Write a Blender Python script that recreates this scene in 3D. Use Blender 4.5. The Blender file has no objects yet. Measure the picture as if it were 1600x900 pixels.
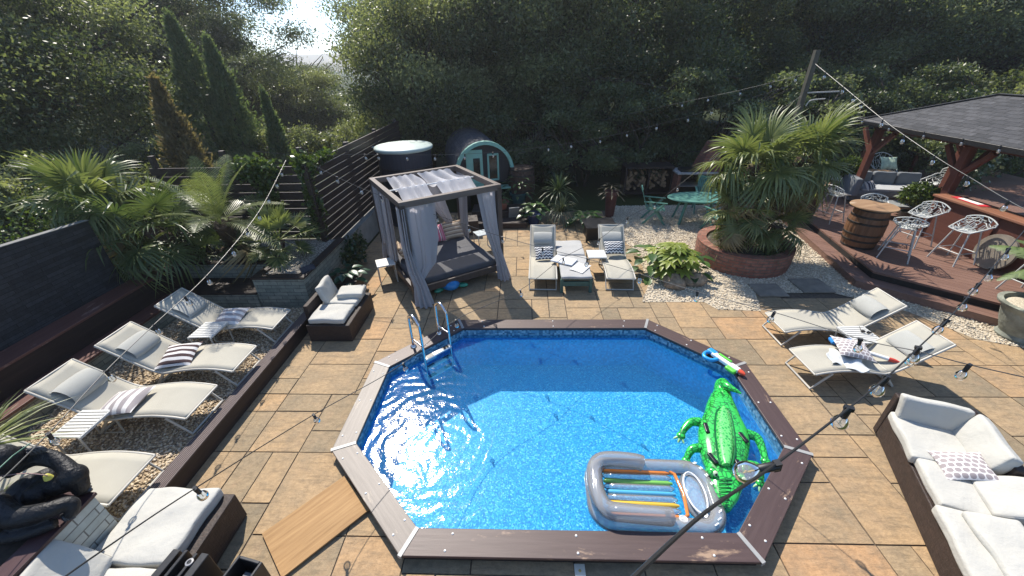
import bpy, bmesh, math, random
import numpy as np
from mathutils import Matrix, Vector, Euler
R = math.radians
C = bpy.context.scene.collection
SC = bpy.context.scene

# ------------------------------------------------------------------ camera, sky, sun, exposure
CAM_Z = 4.13
F_PX, PITCH, YAW, ROLL = 615.78, 0.5234, -0.0388, -0.0239
def ray(u, v):
    X, Y = u-800, v-450
    c, s = math.cos(ROLL), math.sin(ROLL)
    X, Y = c*X+s*Y, -s*X+c*Y
    x, d, up = X/F_PX, 1.0, -Y/F_PX
    c, s = math.cos(PITCH), math.sin(PITCH)
    y, z = d*c+up*s, -d*s+up*c
    c, s = math.cos(YAW), math.sin(YAW)
    return Vector((c*x+s*y, -s*x+c*y, z))
def G(u, v, z=0.0):            # where the sight line through a photo pixel meets the level z
    r = ray(u, v); t = (z-CAM_Z)/r.z
    return Vector((r.x*t, r.y*t, z))
def D(u, v, dist):             # the point on that sight line at a distance in metres
    return ray(u, v).normalized()*dist + Vector((0, 0, CAM_Z))
cam = bpy.data.cameras.new('camera'); camo = bpy.data.objects.new('camera', cam); C.objects.link(camo)
cam.sensor_width = 36; cam.lens = 36*F_PX/1600; cam.clip_start = 0.05; cam.clip_end = 6000
fw = ray(800, 450).normalized(); rt = (ray(801, 450)-ray(800, 450)).normalized(); up = rt.cross(fw)
camo.matrix_world = Matrix(((rt.x, up.x, -fw.x, 0), (rt.y, up.y, -fw.y, 0), (rt.z, up.z, -fw.z, CAM_Z), (0, 0, 0, 1)))
SC.camera = camo
SUN_EL, SUN_AZ = 50.0, -25.0      # azimuth clockwise from +Y
w = bpy.data.worlds.new('World'); SC.world = w; w.use_nodes = True
nt = w.node_tree; bg = nt.nodes['Background']
sky = nt.nodes.new('ShaderNodeTexSky'); sky.sky_type = 'NISHITA'; sky.sun_disc = False
sky.sun_elevation = R(SUN_EL); sky.sun_rotation = R(SUN_AZ); sky.air_density = 0.8; sky.dust_density = 0.0; sky.ozone_density = 2.0
nt.links.new(sky.outputs[0], bg.inputs[0]); bg.inputs[1].default_value = 0.14
sl = bpy.data.lights.new('sun', 'SUN'); sl.energy = 4.4; sl.angle = R(0.5); sl.color = (1, .93, .83)
so = bpy.data.objects.new('sun', sl); C.objects.link(so)
sd = Vector((math.sin(R(SUN_AZ))*math.cos(R(SUN_EL)), math.cos(R(SUN_AZ))*math.cos(R(SUN_EL)), math.sin(R(SUN_EL))))
so.rotation_euler = sd.to_track_quat('Z', 'Y').to_euler(); so.location = sd*40
SC.view_settings.view_transform = 'Standard'; SC.view_settings.look = 'None'
SC.view_settings.exposure = 0.88; SC.view_settings.gamma = 1; SC.view_settings.use_curve_mapping = False
SC.cycles.use_denoising = True
SC.cycles.max_bounces = 7; SC.cycles.diffuse_bounces = 4; SC.cycles.glossy_bounces = 3
SC.cycles.transmission_bounces = 5; SC.cycles.transparent_max_bounces = 14
SC.cycles.sample_clamp_indirect = 6

# ------------------------------------------------------------------ materials
class NT:
    def __init__(s, name):
        s.m = bpy.data.materials.new(name); s.m.use_nodes = True
        s.t = s.m.node_tree; s.n = s.t.nodes; s.b = s.n['Principled BSDF']; s.out = s.n['Material Output']
    def N(s, typ, **kw):
        n = s.n.new('ShaderNode'+typ)
        for k, v in kw.items():
            if k.startswith('i_'):
                key = k[2:]; key = int(key) if key.isdigit() else key.replace('_', ' ')
                n.inputs[key].default_value = v
            else: setattr(n, k, v)
        return n
    def L(s, a, b): s.t.links.new(a, b)
    def coord(s, kind='Object', scale=(1, 1, 1), rot=(0, 0, 0)):
        tc = s.N('TexCoord'); mp = s.N('Mapping'); mp.inputs['Scale'].default_value = scale; mp.inputs['Rotation'].default_value = rot
        s.L(tc.outputs[kind], mp.inputs[0]); return mp.outputs[0]
    def ramp(s, fac, stops):
        r = s.N('ValToRGB'); e = r.color_ramp.elements
        while len(e) < len(stops): e.new(0.5)
        for el, (p, c) in zip(e, stops): el.position = p; el.color = (*c, 1)
        s.L(fac, r.inputs[0]); return r.outputs[0]
    def mix(s, fac, a, b, mode='MIX'):
        m = s.N('MixRGB', blend_type=mode)
        for sock, v in ((m.inputs[0], fac), (m.inputs[1], a), (m.inputs[2], b)):
            if isinstance(v, (int, float)): sock.default_value = v
            elif isinstance(v, tuple): sock.default_value = (*v, 1)
            else: s.L(v, sock)
        return m.outputs[0]
    def math(s, op, a, b=0.0):
        m = s.N('Math', operation=op)
        for sock, v in ((m.inputs[0], a), (m.inputs[1], b)):
            if isinstance(v, (int, float)): sock.default_value = v
            else: s.L(v, sock)
        return m.outputs[0]
    def noise(s, co, scale, detail=4, rough=.55):
        n = s.N('TexNoise'); n.inputs['Scale'].default_value = scale; n.inputs['Detail'].default_value = detail; n.inputs['Roughness'].default_value = rough
        s.L(co, n.inputs['Vector']); return n.outputs['Fac']
    def bump(s, h, strength=.3, dist=.01):
        b = s.N('Bump'); b.inputs['Strength'].default_value = strength; b.inputs['Distance'].default_value = dist
        s.L(h, b.inputs['Height']); s.L(b.outputs[0], s.b.inputs['Normal']); return b
    def col(s, c):
        if isinstance(c, tuple): s.b.inputs['Base Color'].default_value = (*c, 1)
        else: s.L(c, s.b.inputs['Base Color'])
    def set(s, **kw):
        for k, v in kw.items():
            key = {'rough': 'Roughness', 'spec': 'Specular IOR Level', 'metal': 'Metallic', 'coat': 'Coat Weight', 'alpha': 'Alpha', 'trans': 'Transmission Weight', 'sheen': 'Sheen Weight'}[k]
            if isinstance(v, (int, float)): s.b.inputs[key].default_value = v
            else: s.L(v, s.b.inputs[key])
def dk(c, f): return tuple(x*f for x in c)
def plain(name, c, rough=.6, var=.18, scale=6, bump=.15, bs=40, bd=.004, metal=0, spec=.5, kind='Object', c2=None):
    m = NT(name); co = m.coord(kind)
    f = m.noise(co, scale); c2 = c2 or dk(c, 1+var)
    m.col(m.ramp(f, [(.3, dk(c, 1-var)), (.7, c2)]))
    if bump: m.bump(m.noise(co, bs), bump, bd)
    m.set(rough=rough, metal=metal, spec=spec); return m.m
def wood(name, c, c2, rough=.6, axis=0, plank=0, grain=14, kind='Object', worn=None, spec=.4, gap=.05):
    m = NT(name); sc = [grain]*3; sc[axis] = grain*.06
    co = m.coord(kind, tuple(sc)); f = m.noise(co, 1.0, 6, .6)
    big = m.noise(m.coord(kind), 1.7, 3)
    col = m.ramp(f, [(.28, c), (.72, c2)])
    col = m.mix(m.math('MULTIPLY', big, .5), col, dk(c, .55))
    h = f
    if worn:
        wf = m.noise(m.coord(kind, tuple(3.0*(.3 if i == axis else 1) for i in range(3))), 1.3, 6, .7)
        k = m.ramp(wf, [(.6, (0, 0, 0)), (.68, (1, 1, 1))]); col = m.mix(k, col, worn)
    m.col(col); m.set(rough=rough, spec=spec); m.bump(h, .35, .004); return m.m
def brick(name, c1, c2, mortar, bw, bh, msize=.006, rough=.75, bump=.5, kind='UV', var=.25):
    m = NT(name); tc = m.coord(kind)
    b = m.N('TexBrick'); b.offset = .5; b.inputs['Scale'].default_value = 1; b.inputs['Brick Width'].default_value = bw; b.inputs['Row Height'].default_value = bh
    b.inputs['Mortar Size'].default_value = msize; b.inputs['Mortar Smooth'].default_value = .2; b.inputs['Bias'].default_value = 0
    b.inputs['Color1'].default_value = (*c1, 1); b.inputs['Color2'].default_value = (*c2, 1); b.inputs['Mortar'].default_value = (*mortar, 1)
    m.L(tc, b.inputs['Vector'])
    n = m.noise(tc, 9, 6, .65)
    m.col(m.mix(1.0, b.outputs['Color'], m.ramp(n, [(.25, (1-var,)*3), (.75, (1+var,)*3)]), 'MULTIPLY'))
    h = m.math('SUBTRACT', m.math('MULTIPLY', m.noise(tc, 22, 5), .5), b.outputs['Fac'])
    m.bump(h, bump, .012); m.set(rough=rough); return m.m
def leafmat(name, c1, c2, trans=.3, rough=.42, spec=.5):
    m = NT(name); at = m.N('Attribute', attribute_name='tint')
    col = m.ramp(at.outputs['Fac'], [(0, c1), (1, c2)])
    m.col(col); m.set(rough=rough, spec=spec)
    tr = m.N('BsdfTranslucent'); m.L(m.mix(1, col, (1.2, 1.25, .7), 'MULTIPLY'), tr.inputs[0])
    mx = m.N('MixShader'); mx.inputs[0].default_value = trans
    m.L(m.b.outputs[0], mx.inputs[1]); m.L(tr.outputs[0], mx.inputs[2]); m.L(mx.outputs[0], m.out.inputs[0]); return m.m
def glassy(name, c, opacity=.25, rough=.05, tint=(1, 1, 1)):     # thin clear film or bulb glass: see-through with real reflections
    m = NT(name); m.b.inputs['Base Color'].default_value = (*c, 1); m.set(rough=rough, spec=.6)
    tr = m.N('BsdfTransparent'); tr.inputs[0].default_value = (*tint, 1)
    fr = m.N('Fresnel'); fr.inputs[0].default_value = 1.45
    gl = m.N('BsdfGlossy'); gl.inputs['Roughness'].default_value = rough
    m1 = m.N('MixShader'); m1.inputs[0].default_value = opacity; m.L(tr.outputs[0], m1.inputs[1]); m.L(m.b.outputs[0], m1.inputs[2])
    m2 = m.N('MixShader'); m.L(fr.outputs[0], m2.inputs[0]); m.L(m1.outputs[0], m2.inputs[1]); m.L(gl.outputs[0], m2.inputs[2])
    m.L(m2.outputs[0], m.out.inputs[0]); return m.m
def stripes(name, stops, period, axis=0, rough=.9, bump=.3):
    m = NT(name); co = m.coord('Object'); sp = m.N('SeparateXYZ'); m.L(co, sp.inputs[0])
    f = m.math('FRACT', m.math('ADD', m.math('DIVIDE', sp.outputs[axis], period), 100.0))
    r = m.N('ValToRGB'); r.color_ramp.interpolation = 'CONSTANT'; e = r.color_ramp.elements
    while len(e) < len(stops): e.new(.5)
    for el, (p, c) in zip(e, stops): el.position = p; el.color = (*c, 1)
    m.L(f, r.inputs[0]); m.col(r.outputs[0]); m.set(rough=rough, spec=.2); m.bump(m.noise(co, 14, 5), bump, .012); return m.m

# ------------------------------------------------------------------ mesh helpers
class MB:
    def __init__(s): s.v, s.f = [], []
    def add(s, vs, fs, M=None):
        o = len(s.v)
        s.v += [tuple(M @ Vector(p)) for p in vs] if M is not None else [tuple(p) for p in vs]
        s.f += [tuple(i+o for i in f) for f in fs]; return s
    def box(s, c, d, rot=None, M=None):
        x, y, z = (k/2 for k in d); vs = [Vector((a*x, b*y, e*z)) for e in (-1, 1) for b in (-1, 1) for a in (-1, 1)]
        if rot: E = Euler(rot).to_matrix(); vs = [E @ p for p in vs]
        vs = [p+Vector(c) for p in vs]
        return s.add(vs, [(0, 2, 3, 1), (4, 5, 7, 6), (0, 1, 5, 4), (1, 3, 7, 5), (3, 2, 6, 7), (2, 0, 4, 6)], M)
    def bar(s, a, b, wd, ht=None):      # rectangular bar between two points
        a, b = Vector(a), Vector(b); ht = ht or wd; d = b-a; L = d.length
        q = d.to_track_quat('X', 'Z').to_matrix().to_4x4(); q.translation = (a+b)/2
        return s.box((0, 0, 0), (L, wd, ht), M=q)
    def prism(s, poly, z0, z1, M=None):
        n = len(poly); vs = [(x, y, z0) for x, y in poly]+[(x, y, z1) for x, y in poly]
        fs = [tuple(range(n))[::-1], tuple(range(n, 2*n))]+[(i, (i+1) % n, n+(i+1) % n, n+i) for i in range(n)]
        return s.add(vs, fs, M)
    def tube(s, path, r, n=8, closed=False, caps=True):
        P = [Vector(p) for p in path]; m = len(P); rr = r if hasattr(r, '__len__') else [r]*m
        vs, fs = [], []; prev = None
        for i, p in enumerate(P):
            a = P[(i-1) % m] if (closed or i > 0) else P[0]; b = P[(i+1) % m] if (closed or i < m-1) else P[-1]
            t = (b-a).normalized() if (b-a).length > 1e-9 else Vector((0, 0, 1))
            if prev is None: u = t.orthogonal().normalized()
            else:
                u = prev-t*prev.dot(t); u = u.normalized() if u.length > 1e-6 else t.orthogonal().normalized()
            prev = u; w_ = t.cross(u)
            for k in range(n):
                an = 2*math.pi*k/n; vs.append(p+(u*math.cos(an)+w_*math.sin(an))*rr[i])
        last = m if closed else m-1
        for i in range(last):
            j = (i+1) % m
            for k in range(n): fs.append((i*n+k, i*n+(k+1) % n, j*n+(k+1) % n, j*n+k))
        if caps and not closed: fs += [tuple(range(n))[::-1], tuple((m-1)*n+k for k in range(n))]
        return s.add(vs, fs)
    def lathe(s, prof, n=24, M=None, sx=1, sy=1):      # profile [(r,z)]
        vs, fs = [], []; m = len(prof)
        for r, z in prof:
            for k in range(n): a = 2*math.pi*k/n; vs.append((r*math.cos(a)*sx, r*math.sin(a)*sy, z))
        for i in range(m-1):
            for k in range(n): fs.append((i*n+k, i*n+(k+1) % n, (i+1)*n+(k+1) % n, (i+1)*n+k))
        fs += [tuple(range(n))[::-1], tuple((m-1)*n+k for k in range(n))]
        return s.add(vs, fs, M)
    def ell(s, c, rad, n=16, m=10, rot=None):
        vs, fs = [], []; E = Euler(rot).to_matrix() if rot else Matrix.Identity(3)
        for i in range(m+1):
            t = math.pi*i/m
            for k in range(n): a = 2*math.pi*k/n; vs.append(E @ Vector((math.sin(t)*math.cos(a)*rad[0], math.sin(t)*math.sin(a)*rad[1], -math.cos(t)*rad[2]))+Vector(c))
        for i in range(m):
            for k in range(n): fs.append((i*n+k, i*n+(k+1) % n, (i+1)*n+(k+1) % n, (i+1)*n+k))
        return s.add(vs, fs)
    def grid(s, nu, nv, fn):                              # surface sheet fn(u,v)->point, u,v in 0..1
        vs = [fn(i/nu, j/nv) for j in range(nv+1) for i in range(nu+1)]
        fs = [(j*(nu+1)+i, j*(nu+1)+i+1, (j+1)*(nu+1)+i+1, (j+1)*(nu+1)+i) for j in range(nv) for i in range(nu)]
        return s.add(vs, fs)
    def rbox(s, c, d, r=.03, n=6, noise=0, seed=0, puff=0, M=None):   # soft rounded box (cushions)
        rn = random.Random(seed); ph = [rn.uniform(0, 6.28) for _ in range(6)]
        hx, hy, hz = (k/2 for k in d); vs, fs = [], []; idx = {}
        def steps(h):
            q = min(.98, r/h); e = [-1, -1+q*.12, -1+q*.45, -1+q]; k = n if q < .8 else 1
            return e+[(-1+q)+(2-2*q)*i/k for i in range(1, k)]+[-x for x in e[::-1]]
        for ax in range(3):
            for sg in (-1, 1):
                g = {}
                t1, t2 = steps((d[(ax+1) % 3])/2), steps((d[(ax+2) % 3])/2); n1, n2 = len(t1)-1, len(t2)-1
                for i in range(n1+1):
                    for j in range(n2+1):
                        p = [0, 0, 0]; p[ax] = sg; p[(ax+1) % 3] = t1[i]; p[(ax+2) % 3] = t2[j]
                        key = tuple(round(q, 4) for q in p)
                        if key not in idx:
                            q = Vector((p[0]*hx, p[1]*hy, p[2]*hz))
                            inn = Vector((max(-hx+r, min(hx-r, q.x)), max(-hy+r, min(hy-r, q.y)), max(-hz+r, min(hz-r, q.z))))
                            dd = q-inn
                            if dd.length > 1e-9: q = inn+dd.normalized()*r*(dd.length/r if dd.length < r else 1)
                            if abs(p[2]) == 1 and puff: q.z += p[2]*puff*max(0, (1-p[0]**2))**.5*max(0, (1-p[1]**2))**.5
                            if noise:
                                q.z += noise*(math.sin(q.x*13+ph[0]+2*math.sin(q.y*9+ph[1]))+math.sin(q.y*17+ph[2]+1.5*math.sin(q.x*11+ph[3])))*(.5 if abs(p[2]) == 1 else .2)
                                q.y += noise*.7*math.sin(q.x*15+ph[4]); q.x += noise*.7*math.sin(q.y*14+ph[5])
                            idx[key] = len(vs); vs.append(q+Vector(c))
                        g[i, j] = idx[key]
                for i in range(n1):
                    for j in range(n2):
                        f = (g[i, j], g[i+1, j], g[i+1, j+1], g[i, j+1]); fs.append(f if sg > 0 else f[::-1])
        return s.add(vs, fs, M)
    def pillow(s, wx, wy, h, n=12, seed=0):
        rn = random.Random(seed); ph = [rn.uniform(0, 6.28) for _ in range(4)]
        def out(sg):
            def fn(a, b):
                u, v = a*2-1, b*2-1
                k = (1-.09*(1-v*v)*abs(u)); k2 = (1-.09*(1-u*u)*abs(v))
                z = h*(max(0, 1-u*u)**.55)*(max(0, 1-v*v)**.55)
                z += .06*h*(math.sin(7*u+ph[0]+2*v)+math.sin(6*v+ph[1]-3*u))*(1-u*u)*(1-v*v)
                return (u*wx/2*k, v*wy/2*k2, sg*z)
            return fn
        s.grid(n, n, out(1)); o = len(s.f); s.grid(n, n, out(-1)); s.f[o:] = [f[::-1] for f in s.f[o:]]
        return s
    def build(s, name, m, parent=None, loc=(0, 0, 0), rot=(0, 0, 0), smooth=None, bevel=0, solid=0, sub=0, remesh=0, merge=False):
        me = bpy.data.meshes.new(name); me.from_pydata(s.v, [], s.f)
        if merge:
            bm = bmesh.new(); bm.from_mesh(me); bmesh.ops.remove_doubles(bm, verts=bm.verts, dist=1e-4); bmesh.ops.recalc_face_normals(bm, faces=bm.faces); bm.to_mesh(me); bm.free()
        nl = len(me.loops)
        if nl:
            co = np.empty(len(me.vertices)*3); me.vertices.foreach_get('co', co); co = co.reshape(-1, 3)
            li = np.empty(nl, int); me.loops.foreach_get('vertex_index', li)
            nr = np.empty(len(me.polygons)*3); me.polygons.foreach_get('normal', nr); nr = nr.reshape(-1, 3)
            lt = np.empty(len(me.polygons), int); me.polygons.foreach_get('loop_total', lt)
            pn = np.repeat(nr, lt, axis=0); p = co[li]; horiz = np.hypot(pn[:, 0], pn[:, 1])
            uv = np.empty((nl, 2)); flat = np.abs(pn[:, 2]) > .75
            hl = np.maximum(horiz, 1e-6); tx, ty = -pn[:, 1]/hl, pn[:, 0]/hl
            uv[:, 0] = np.where(flat, p[:, 0], p[:, 0]*tx+p[:, 1]*ty); uv[:, 1] = np.where(flat, p[:, 1], p[:, 2])
            me.uv_layers.new(name='UVMap').data.foreach_set('uv', uv.ravel())
        me.materials.append(m)
        o = bpy.data.objects.new(name, me); C.objects.link(o); o.location = loc; o.rotation_euler = rot
        if parent: o.parent = parent
        if remesh:
            md = o.modifiers.new('remesh', 'REMESH'); md.mode = 'VOXEL'; md.voxel_size = remesh; md.use_smooth_shade = True
            ms = o.modifiers.new('soften', 'SMOOTH'); ms.factor = .5; ms.iterations = 6
        if solid: md = o.modifiers.new('solid', 'SOLIDIFY'); md.thickness = solid; md.offset = 0
        if bevel:
            md = o.modifiers.new('bevel', 'BEVEL'); md.width = bevel; md.segments = 2; md.limit_method = 'ANGLE'; md.angle_limit = R(40)
        if sub: md = o.modifiers.new('sub', 'SUBSURF'); md.levels = md.render_levels = sub
        if smooth is None: smooth = bool(sub or remesh)
        if smooth:
            me.shade_smooth()
            if not (sub or remesh): me.set_sharp_from_angle(angle=R(50))
        return o
def tag(o, label, cat, group=None, kind=None):
    if label: o['label'] = label
    if cat: o['category'] = cat
    if group: o['group'] = group
    if kind: o['kind'] = kind
    return o
def thing(name, label, cat, loc=(0, 0, 0), rz=0, group=None):
    o = bpy.data.objects.new(name, None); C.objects.link(o); o.location = loc; o.rotation_euler = (0, 0, rz); o.empty_display_size = .1
    return tag(o, label, cat, group)
def struct(o): o['kind'] = 'structure'; return o
def dup(root, loc=None, rz=None, label=None, scale=None):
    c = root.copy(); C.objects.link(c)
    def rec(a, b):
        for ch in list(kids[a.name]):
            d = ch.copy(); C.objects.link(d); d.parent = b; rec(ch, d)
    kids = {}
    def walk(a):
        kids[a.name] = [k for k in a.children]
        for k in kids[a.name]: walk(k)
    walk(root); rec(root, c)
    if loc is not None: c.location = loc
    if rz is not None: c.rotation_euler = (c.rotation_euler[0], c.rotation_euler[1], rz)
    if label: c['label'] = label
    if scale: c.scale = scale
    return c
def raw_mesh(name, verts, quads, m, tint=None, smooth=False):   # big numpy quad meshes (leaves, pebbles)
    me = bpy.data.meshes.new(name); nv, k = len(verts), quads.shape[1]; nf = len(quads)
    me.vertices.add(nv); me.vertices.foreach_set('co', verts.astype(np.float32).ravel())
    me.loops.add(nf*k); me.loops.foreach_set('vertex_index', quads.astype(np.int32).ravel())
    me.polygons.add(nf); me.polygons.foreach_set('loop_start', np.arange(0, nf*k, k, dtype=np.int32))
    me.polygons.foreach_set('loop_total', np.full(nf, k, dtype=np.int32))
    if smooth: me.polygons.foreach_set('use_smooth', np.ones(nf, dtype=bool))
    if tint is not None:
        at = me.attributes.new('tint', 'FLOAT', 'FACE'); at.data.foreach_set('value', tint.astype(np.float32))
    me.update(calc_edges=True); me.validate(); me.materials.append(m); return me
def put(name, me, parent=None, loc=(0, 0, 0), rot=(0, 0, 0), scale=(1, 1, 1)):
    o = bpy.data.objects.new(name, me); C.objects.link(o); o.location = loc; o.rotation_euler = rot; o.scale = scale
    if parent: o.parent = parent
    return o
def catenary(a, b, sag, n=16):
    a, b = Vector(a), Vector(b)
    return [a.lerp(b, i/n)-Vector((0, 0, sag*4*(i/n)*(1-i/n))) for i in range(n+1)]
def smooth_path(P, k=6):     # Catmull-Rom
    P = [Vector(p) for p in P]; out = []
    for i in range(len(P)-1):
        p0, p1, p2, p3 = P[max(i-1, 0)], P[i], P[i+1], P[min(i+2, len(P)-1)]
        for j in range(k):
            t = j/k; out.append(.5*((2*p1)+(p2-p0)*t+(2*p0-5*p1+4*p2-p3)*t*t+(3*p1-p0-3*p2+p3)*t**3))
    return out+[P[-1]]
# ================================================================== the setting
rng = np.random.default_rng(7); rnd = random.Random(7)
PCX, PCY, PA, PB, PCA, PCB, PW = .482, 3.8576, 2.556, 1.6848, 1.5644, .69, .26
def octa(off=0.0):
    L = math.hypot(PA-PCA, PB-PCB); nx, ny = (PB-PCB)/L, (PA-PCA)/L
    k = nx*PCA+ny*PB+off; b, a = PB+off, PA+off; ca, cb = (k-ny*b)/nx, (k-nx*a)/ny
    return [(PCX+x, PCY+y) for x, y in ((-ca, -b), (ca, -b), (a, -cb), (a, cb), (ca, b), (-ca, b), (-a, cb), (-a, -cb))]
def half(poly, a, b, keep_left=True):      # clip polygon by the line a->b
    out = []; n = len(poly); s = 1 if keep_left else -1
    sd_ = lambda p: s*((b[0]-a[0])*(p[1]-a[1])-(b[1]-a[1])*(p[0]-a[0]))
    for i in range(n):
        p, q = poly[i], poly[(i+1) % n]; dp, dq = sd_(p), sd_(q)
        if dp >= 0: out.append(p)
        if dp*dq < 0: t = dp/(dp-dq); out.append((p[0]+(q[0]-p[0])*t, p[1]+(q[1]-p[1])*t))
    return out
def clip_in(poly, conv):
    for i in range(len(conv)):
        if len(poly) < 3: return []
        poly = half(poly, conv[i], conv[(i+1) % len(conv)])
    return poly if len(poly) > 2 else []
def clip_out(poly, conv):                  # pieces of poly outside a convex ccw polygon
    res = []
    for i in range(len(conv)):
        a, b = conv[i], conv[(i+1) % len(conv)]
        o = half(poly, a, b, False)
        if len(o) > 2: res.append(o)
        poly = half(poly, a, b)
        if len(poly) < 3: break
    return res
def area(p): return .5*abs(sum(p[i][0]*p[(i+1) % len(p)][1]-p[(i+1) % len(p)][0]*p[i][1] for i in range(len(p))))

# ground sheet to the horizon, with the pool dug out of it
m = NT('grassy_soil'); co = m.coord('Object')
m.col(m.mix(m.noise(co, .6, 6), (.02, .028, .008), (.05, .06, .018))); m.set(rough=.95, spec=.1)
mb = MB()
for p in clip_out([(-2600, -2600), (2600, -2600), (2600, 2600), (-2600, 2600)], octa(.1)):
    mb.add([(x, y, -.06) for x, y in p], [tuple(range(len(p)))])
struct(mb.build('ground', m.m))
# moorland hill beyond the trees
m = NT('heather_moor'); co = m.coord('Object')
m.col(m.mix(m.noise(co, .03, 6), (.23, .2, .19), (.33, .32, .24))); m.set(rough=1, spec=0)
def hillz(a, b):
    az = R(-52)+a*R(70); d = 330+b*420
    h = (1-(1-min(1, b*1.25))**2)*(25+5.5*math.sin(az*5+.4)+1.6*math.sin(az*17))
    return (math.sin(az)*d, math.cos(az)*d, h-2)
struct(MB().grid(70, 14, hillz).build('hill', m.m, smooth=True))

# patio of sandstone flags laid in random courses
m = NT('sandstone_flags'); co = m.coord('Object'); at = m.N('Attribute', attribute_name='tint')
base = m.ramp(at.outputs['Fac'], [(0, (.25, .193, .12)), (.3, (.335, .245, .145)), (.55, (.385, .268, .15)), (.8, (.41, .272, .146)), (1, (.44, .258, .13))])
off = m.N('Vector' + 'Math', operation='ADD'); cmb = m.N('CombineXYZ'); m.L(m.math('MULTIPLY', at.outputs['Fac'], 37), cmb.inputs[0]); m.L(m.math('MULTIPLY', at.outputs['Fac'], 91), cmb.inputs[1])
m.L(co, off.inputs[0]); m.L(cmb.outputs[0], off.inputs[1]); oc = off.outputs[0]
n1 = m.noise(oc, 2.1, 9, .68); n2 = m.noise(oc, 17, 9, .78); n3 = m.noise(oc, 5.2, 8, .7)
stv = m.N('Mapping'); stv.inputs['Scale'].default_value = (3.2, 15, 1); m.L(oc, stv.inputs[0]); n4 = m.noise(stv.outputs[0], 1.0, 8, .72)
c = m.mix(m.ramp(n1, [(.42, (0, 0, 0)), (.7, (.75,)*3)]), base, (.19, .158, .11))
c = m.mix(m.ramp(n3, [(.52, (0, 0, 0)), (.68, (.5,)*3)]), c, (.37, .252, .15))
c = m.mix(1.0, c, m.ramp(n2, [(.25, (.62,)*3), (.75, (1.28,)*3)]), 'MULTIPLY')
c = m.mix(m.ramp(n4, [(.5, (0, 0, 0)), (.64, (.5,)*3)]), c, (.15, .115, .075))
m.col(c); m.set(rough=.8, spec=.25); m.bump(m.math('ADD', m.math('ADD', n2, n4), m.math('MULTIPLY', n1, 2.2)), .7, .014); FLAG = m.m
MORTAR = plain('dark_joint_sand', (.085, .066, .048), .95, .4, 20)
mb = MB(); tints = []
cell = .325; nx, ny = 39, 36; X0, Y0 = -4.1, .2; used = np.zeros((nx, ny), bool)
blocks = [(3, 2), (2, 3), (3, 3), (2, 2), (3, 2), (2, 1), (3, 2), (2, 2), (1, 2), (2, 3)]
for j in range(ny):
    for i in range(nx):
        if used[i, j]: continue
        opts = [b for b in blocks if i+b[0] <= nx and j+b[1] <= ny and not used[i:i+b[0], j:j+b[1]].any()]
        b = rnd.choice(opts) if opts else (1, 1); used[i:i+b[0], j:j+b[1]] = True
        g = .006+rnd.random()*.004; x0, y0, x1, y1 = X0+i*cell+g, Y0+j*cell+g, X0+(i+b[0])*cell-g, Y0+(j+b[1])*cell-g
        if x0 > 8.2 or (x0 > 4.4 and y0 > 6.3) or (x0 > 2.4 and y0 > 10.2): continue
        t = min(1, max(0, rnd.gauss(.48, .26))); dz = rnd.uniform(-.002, .002)
        for p in clip_out([(x0, y0), (x1, y0), (x1, y1), (x0, y1)], octa(.13)):
            if area(p) > 1e-4: k = len(mb.f); mb.prism(p, -.011, dz); tints += [t]*(len(mb.f)-k)
o = mb.build('patio', FLAG); struct(o); o.data.attributes.new('tint', 'FLOAT', 'FACE').data.foreach_set('value', tints)
mb = MB()
for p in clip_out([(-4.1, -.5), (8.4, -.5), (8.4, 12), (-4.1, 12)], octa(.1)): mb.add([(x, y, -.01) for x, y in p], [tuple(range(len(p)))])
struct(mb.build('patio_base', MORTAR))

# ---------------------------------------------------------------- pool
COP_Z, WATER_Z, FLOOR_Z = .13, -.03, -.72
m = NT('pool_liner'); co = m.coord('UV'); vo = m.N('TexVoronoi', feature='F1'); vo.inputs['Scale'].default_value = 58; vo.inputs['Randomness'].default_value = .75; m.L(co, vo.inputs['Vector'])
sp = m.N('SeparateColor'); m.L(vo.outputs['Color'], sp.inputs[0])
c = m.ramp(sp.outputs[0], [(0, (.008, .18, .44)), (.4, (.02, .29, .56)), (.7, (.05, .41, .67)), (.9, (.14, .54, .76)), (1, (.36, .72, .84))])
m.col(c); m.set(rough=.5, spec=.3); LINER = m.m
m = NT('pool_wall_liner'); co = m.coord('UV', (30, 30, 30)); ck = m.N('TexVoronoi', feature='F1'); ck.inputs['Scale'].default_value = 1; ck.inputs['Randomness'].default_value = .15; m.L(co, ck.inputs['Vector'])
sp = m.N('SeparateColor'); m.L(ck.outputs['Color'], sp.inputs[0])
cw = m.ramp(sp.outputs[0], [(0, (.004, .15, .48)), (.6, (.012, .25, .64)), (1, (.05, .38, .76))])
gz = m.N('SeparateXYZ'); m.L(m.coord('Object'), gz.inputs[0])
band = m.ramp(m.math('ADD', gz.outputs[2], .5), [(.405, (0, 0, 0)), (.41, (1, 1, 1))])
cb_ = m.ramp(sp.outputs[1], [(0, (.02, .09, .17)), (.5, (.08, .22, .34)), (1, (.25, .42, .52))])
m.col(m.mix(band, cw, cb_)); m.set(rough=.45, spec=.4); WLINER = m.m
pool = thing('swimming_pool', 'long octagonal pool of bright blue water framed by weathered brown boards', 'pool', (PCX, PCY, 0))
rel = lambda P: [(x-PCX, y-PCY) for x, y in P]
oi = rel(octa(.012)); n8 = 8
mb = MB(); mb.add([(x, y, FLOOR_Z) for x, y in oi], [tuple(range(8))]); mb.build('floor_liner', LINER, pool)
mb = MB(); mb.add([(x, y, FLOOR_Z) for x, y in oi]+[(x, y, COP_Z-.035) for x, y in oi], [((i+1) % 8, i, 8+i, 8+(i+1) % 8) for i in range(8)]); mb.build('wall_liner', WLINER, pool)
mb = MB(); P = rel(octa(.005)); Q = rel(octa(.02))
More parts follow.
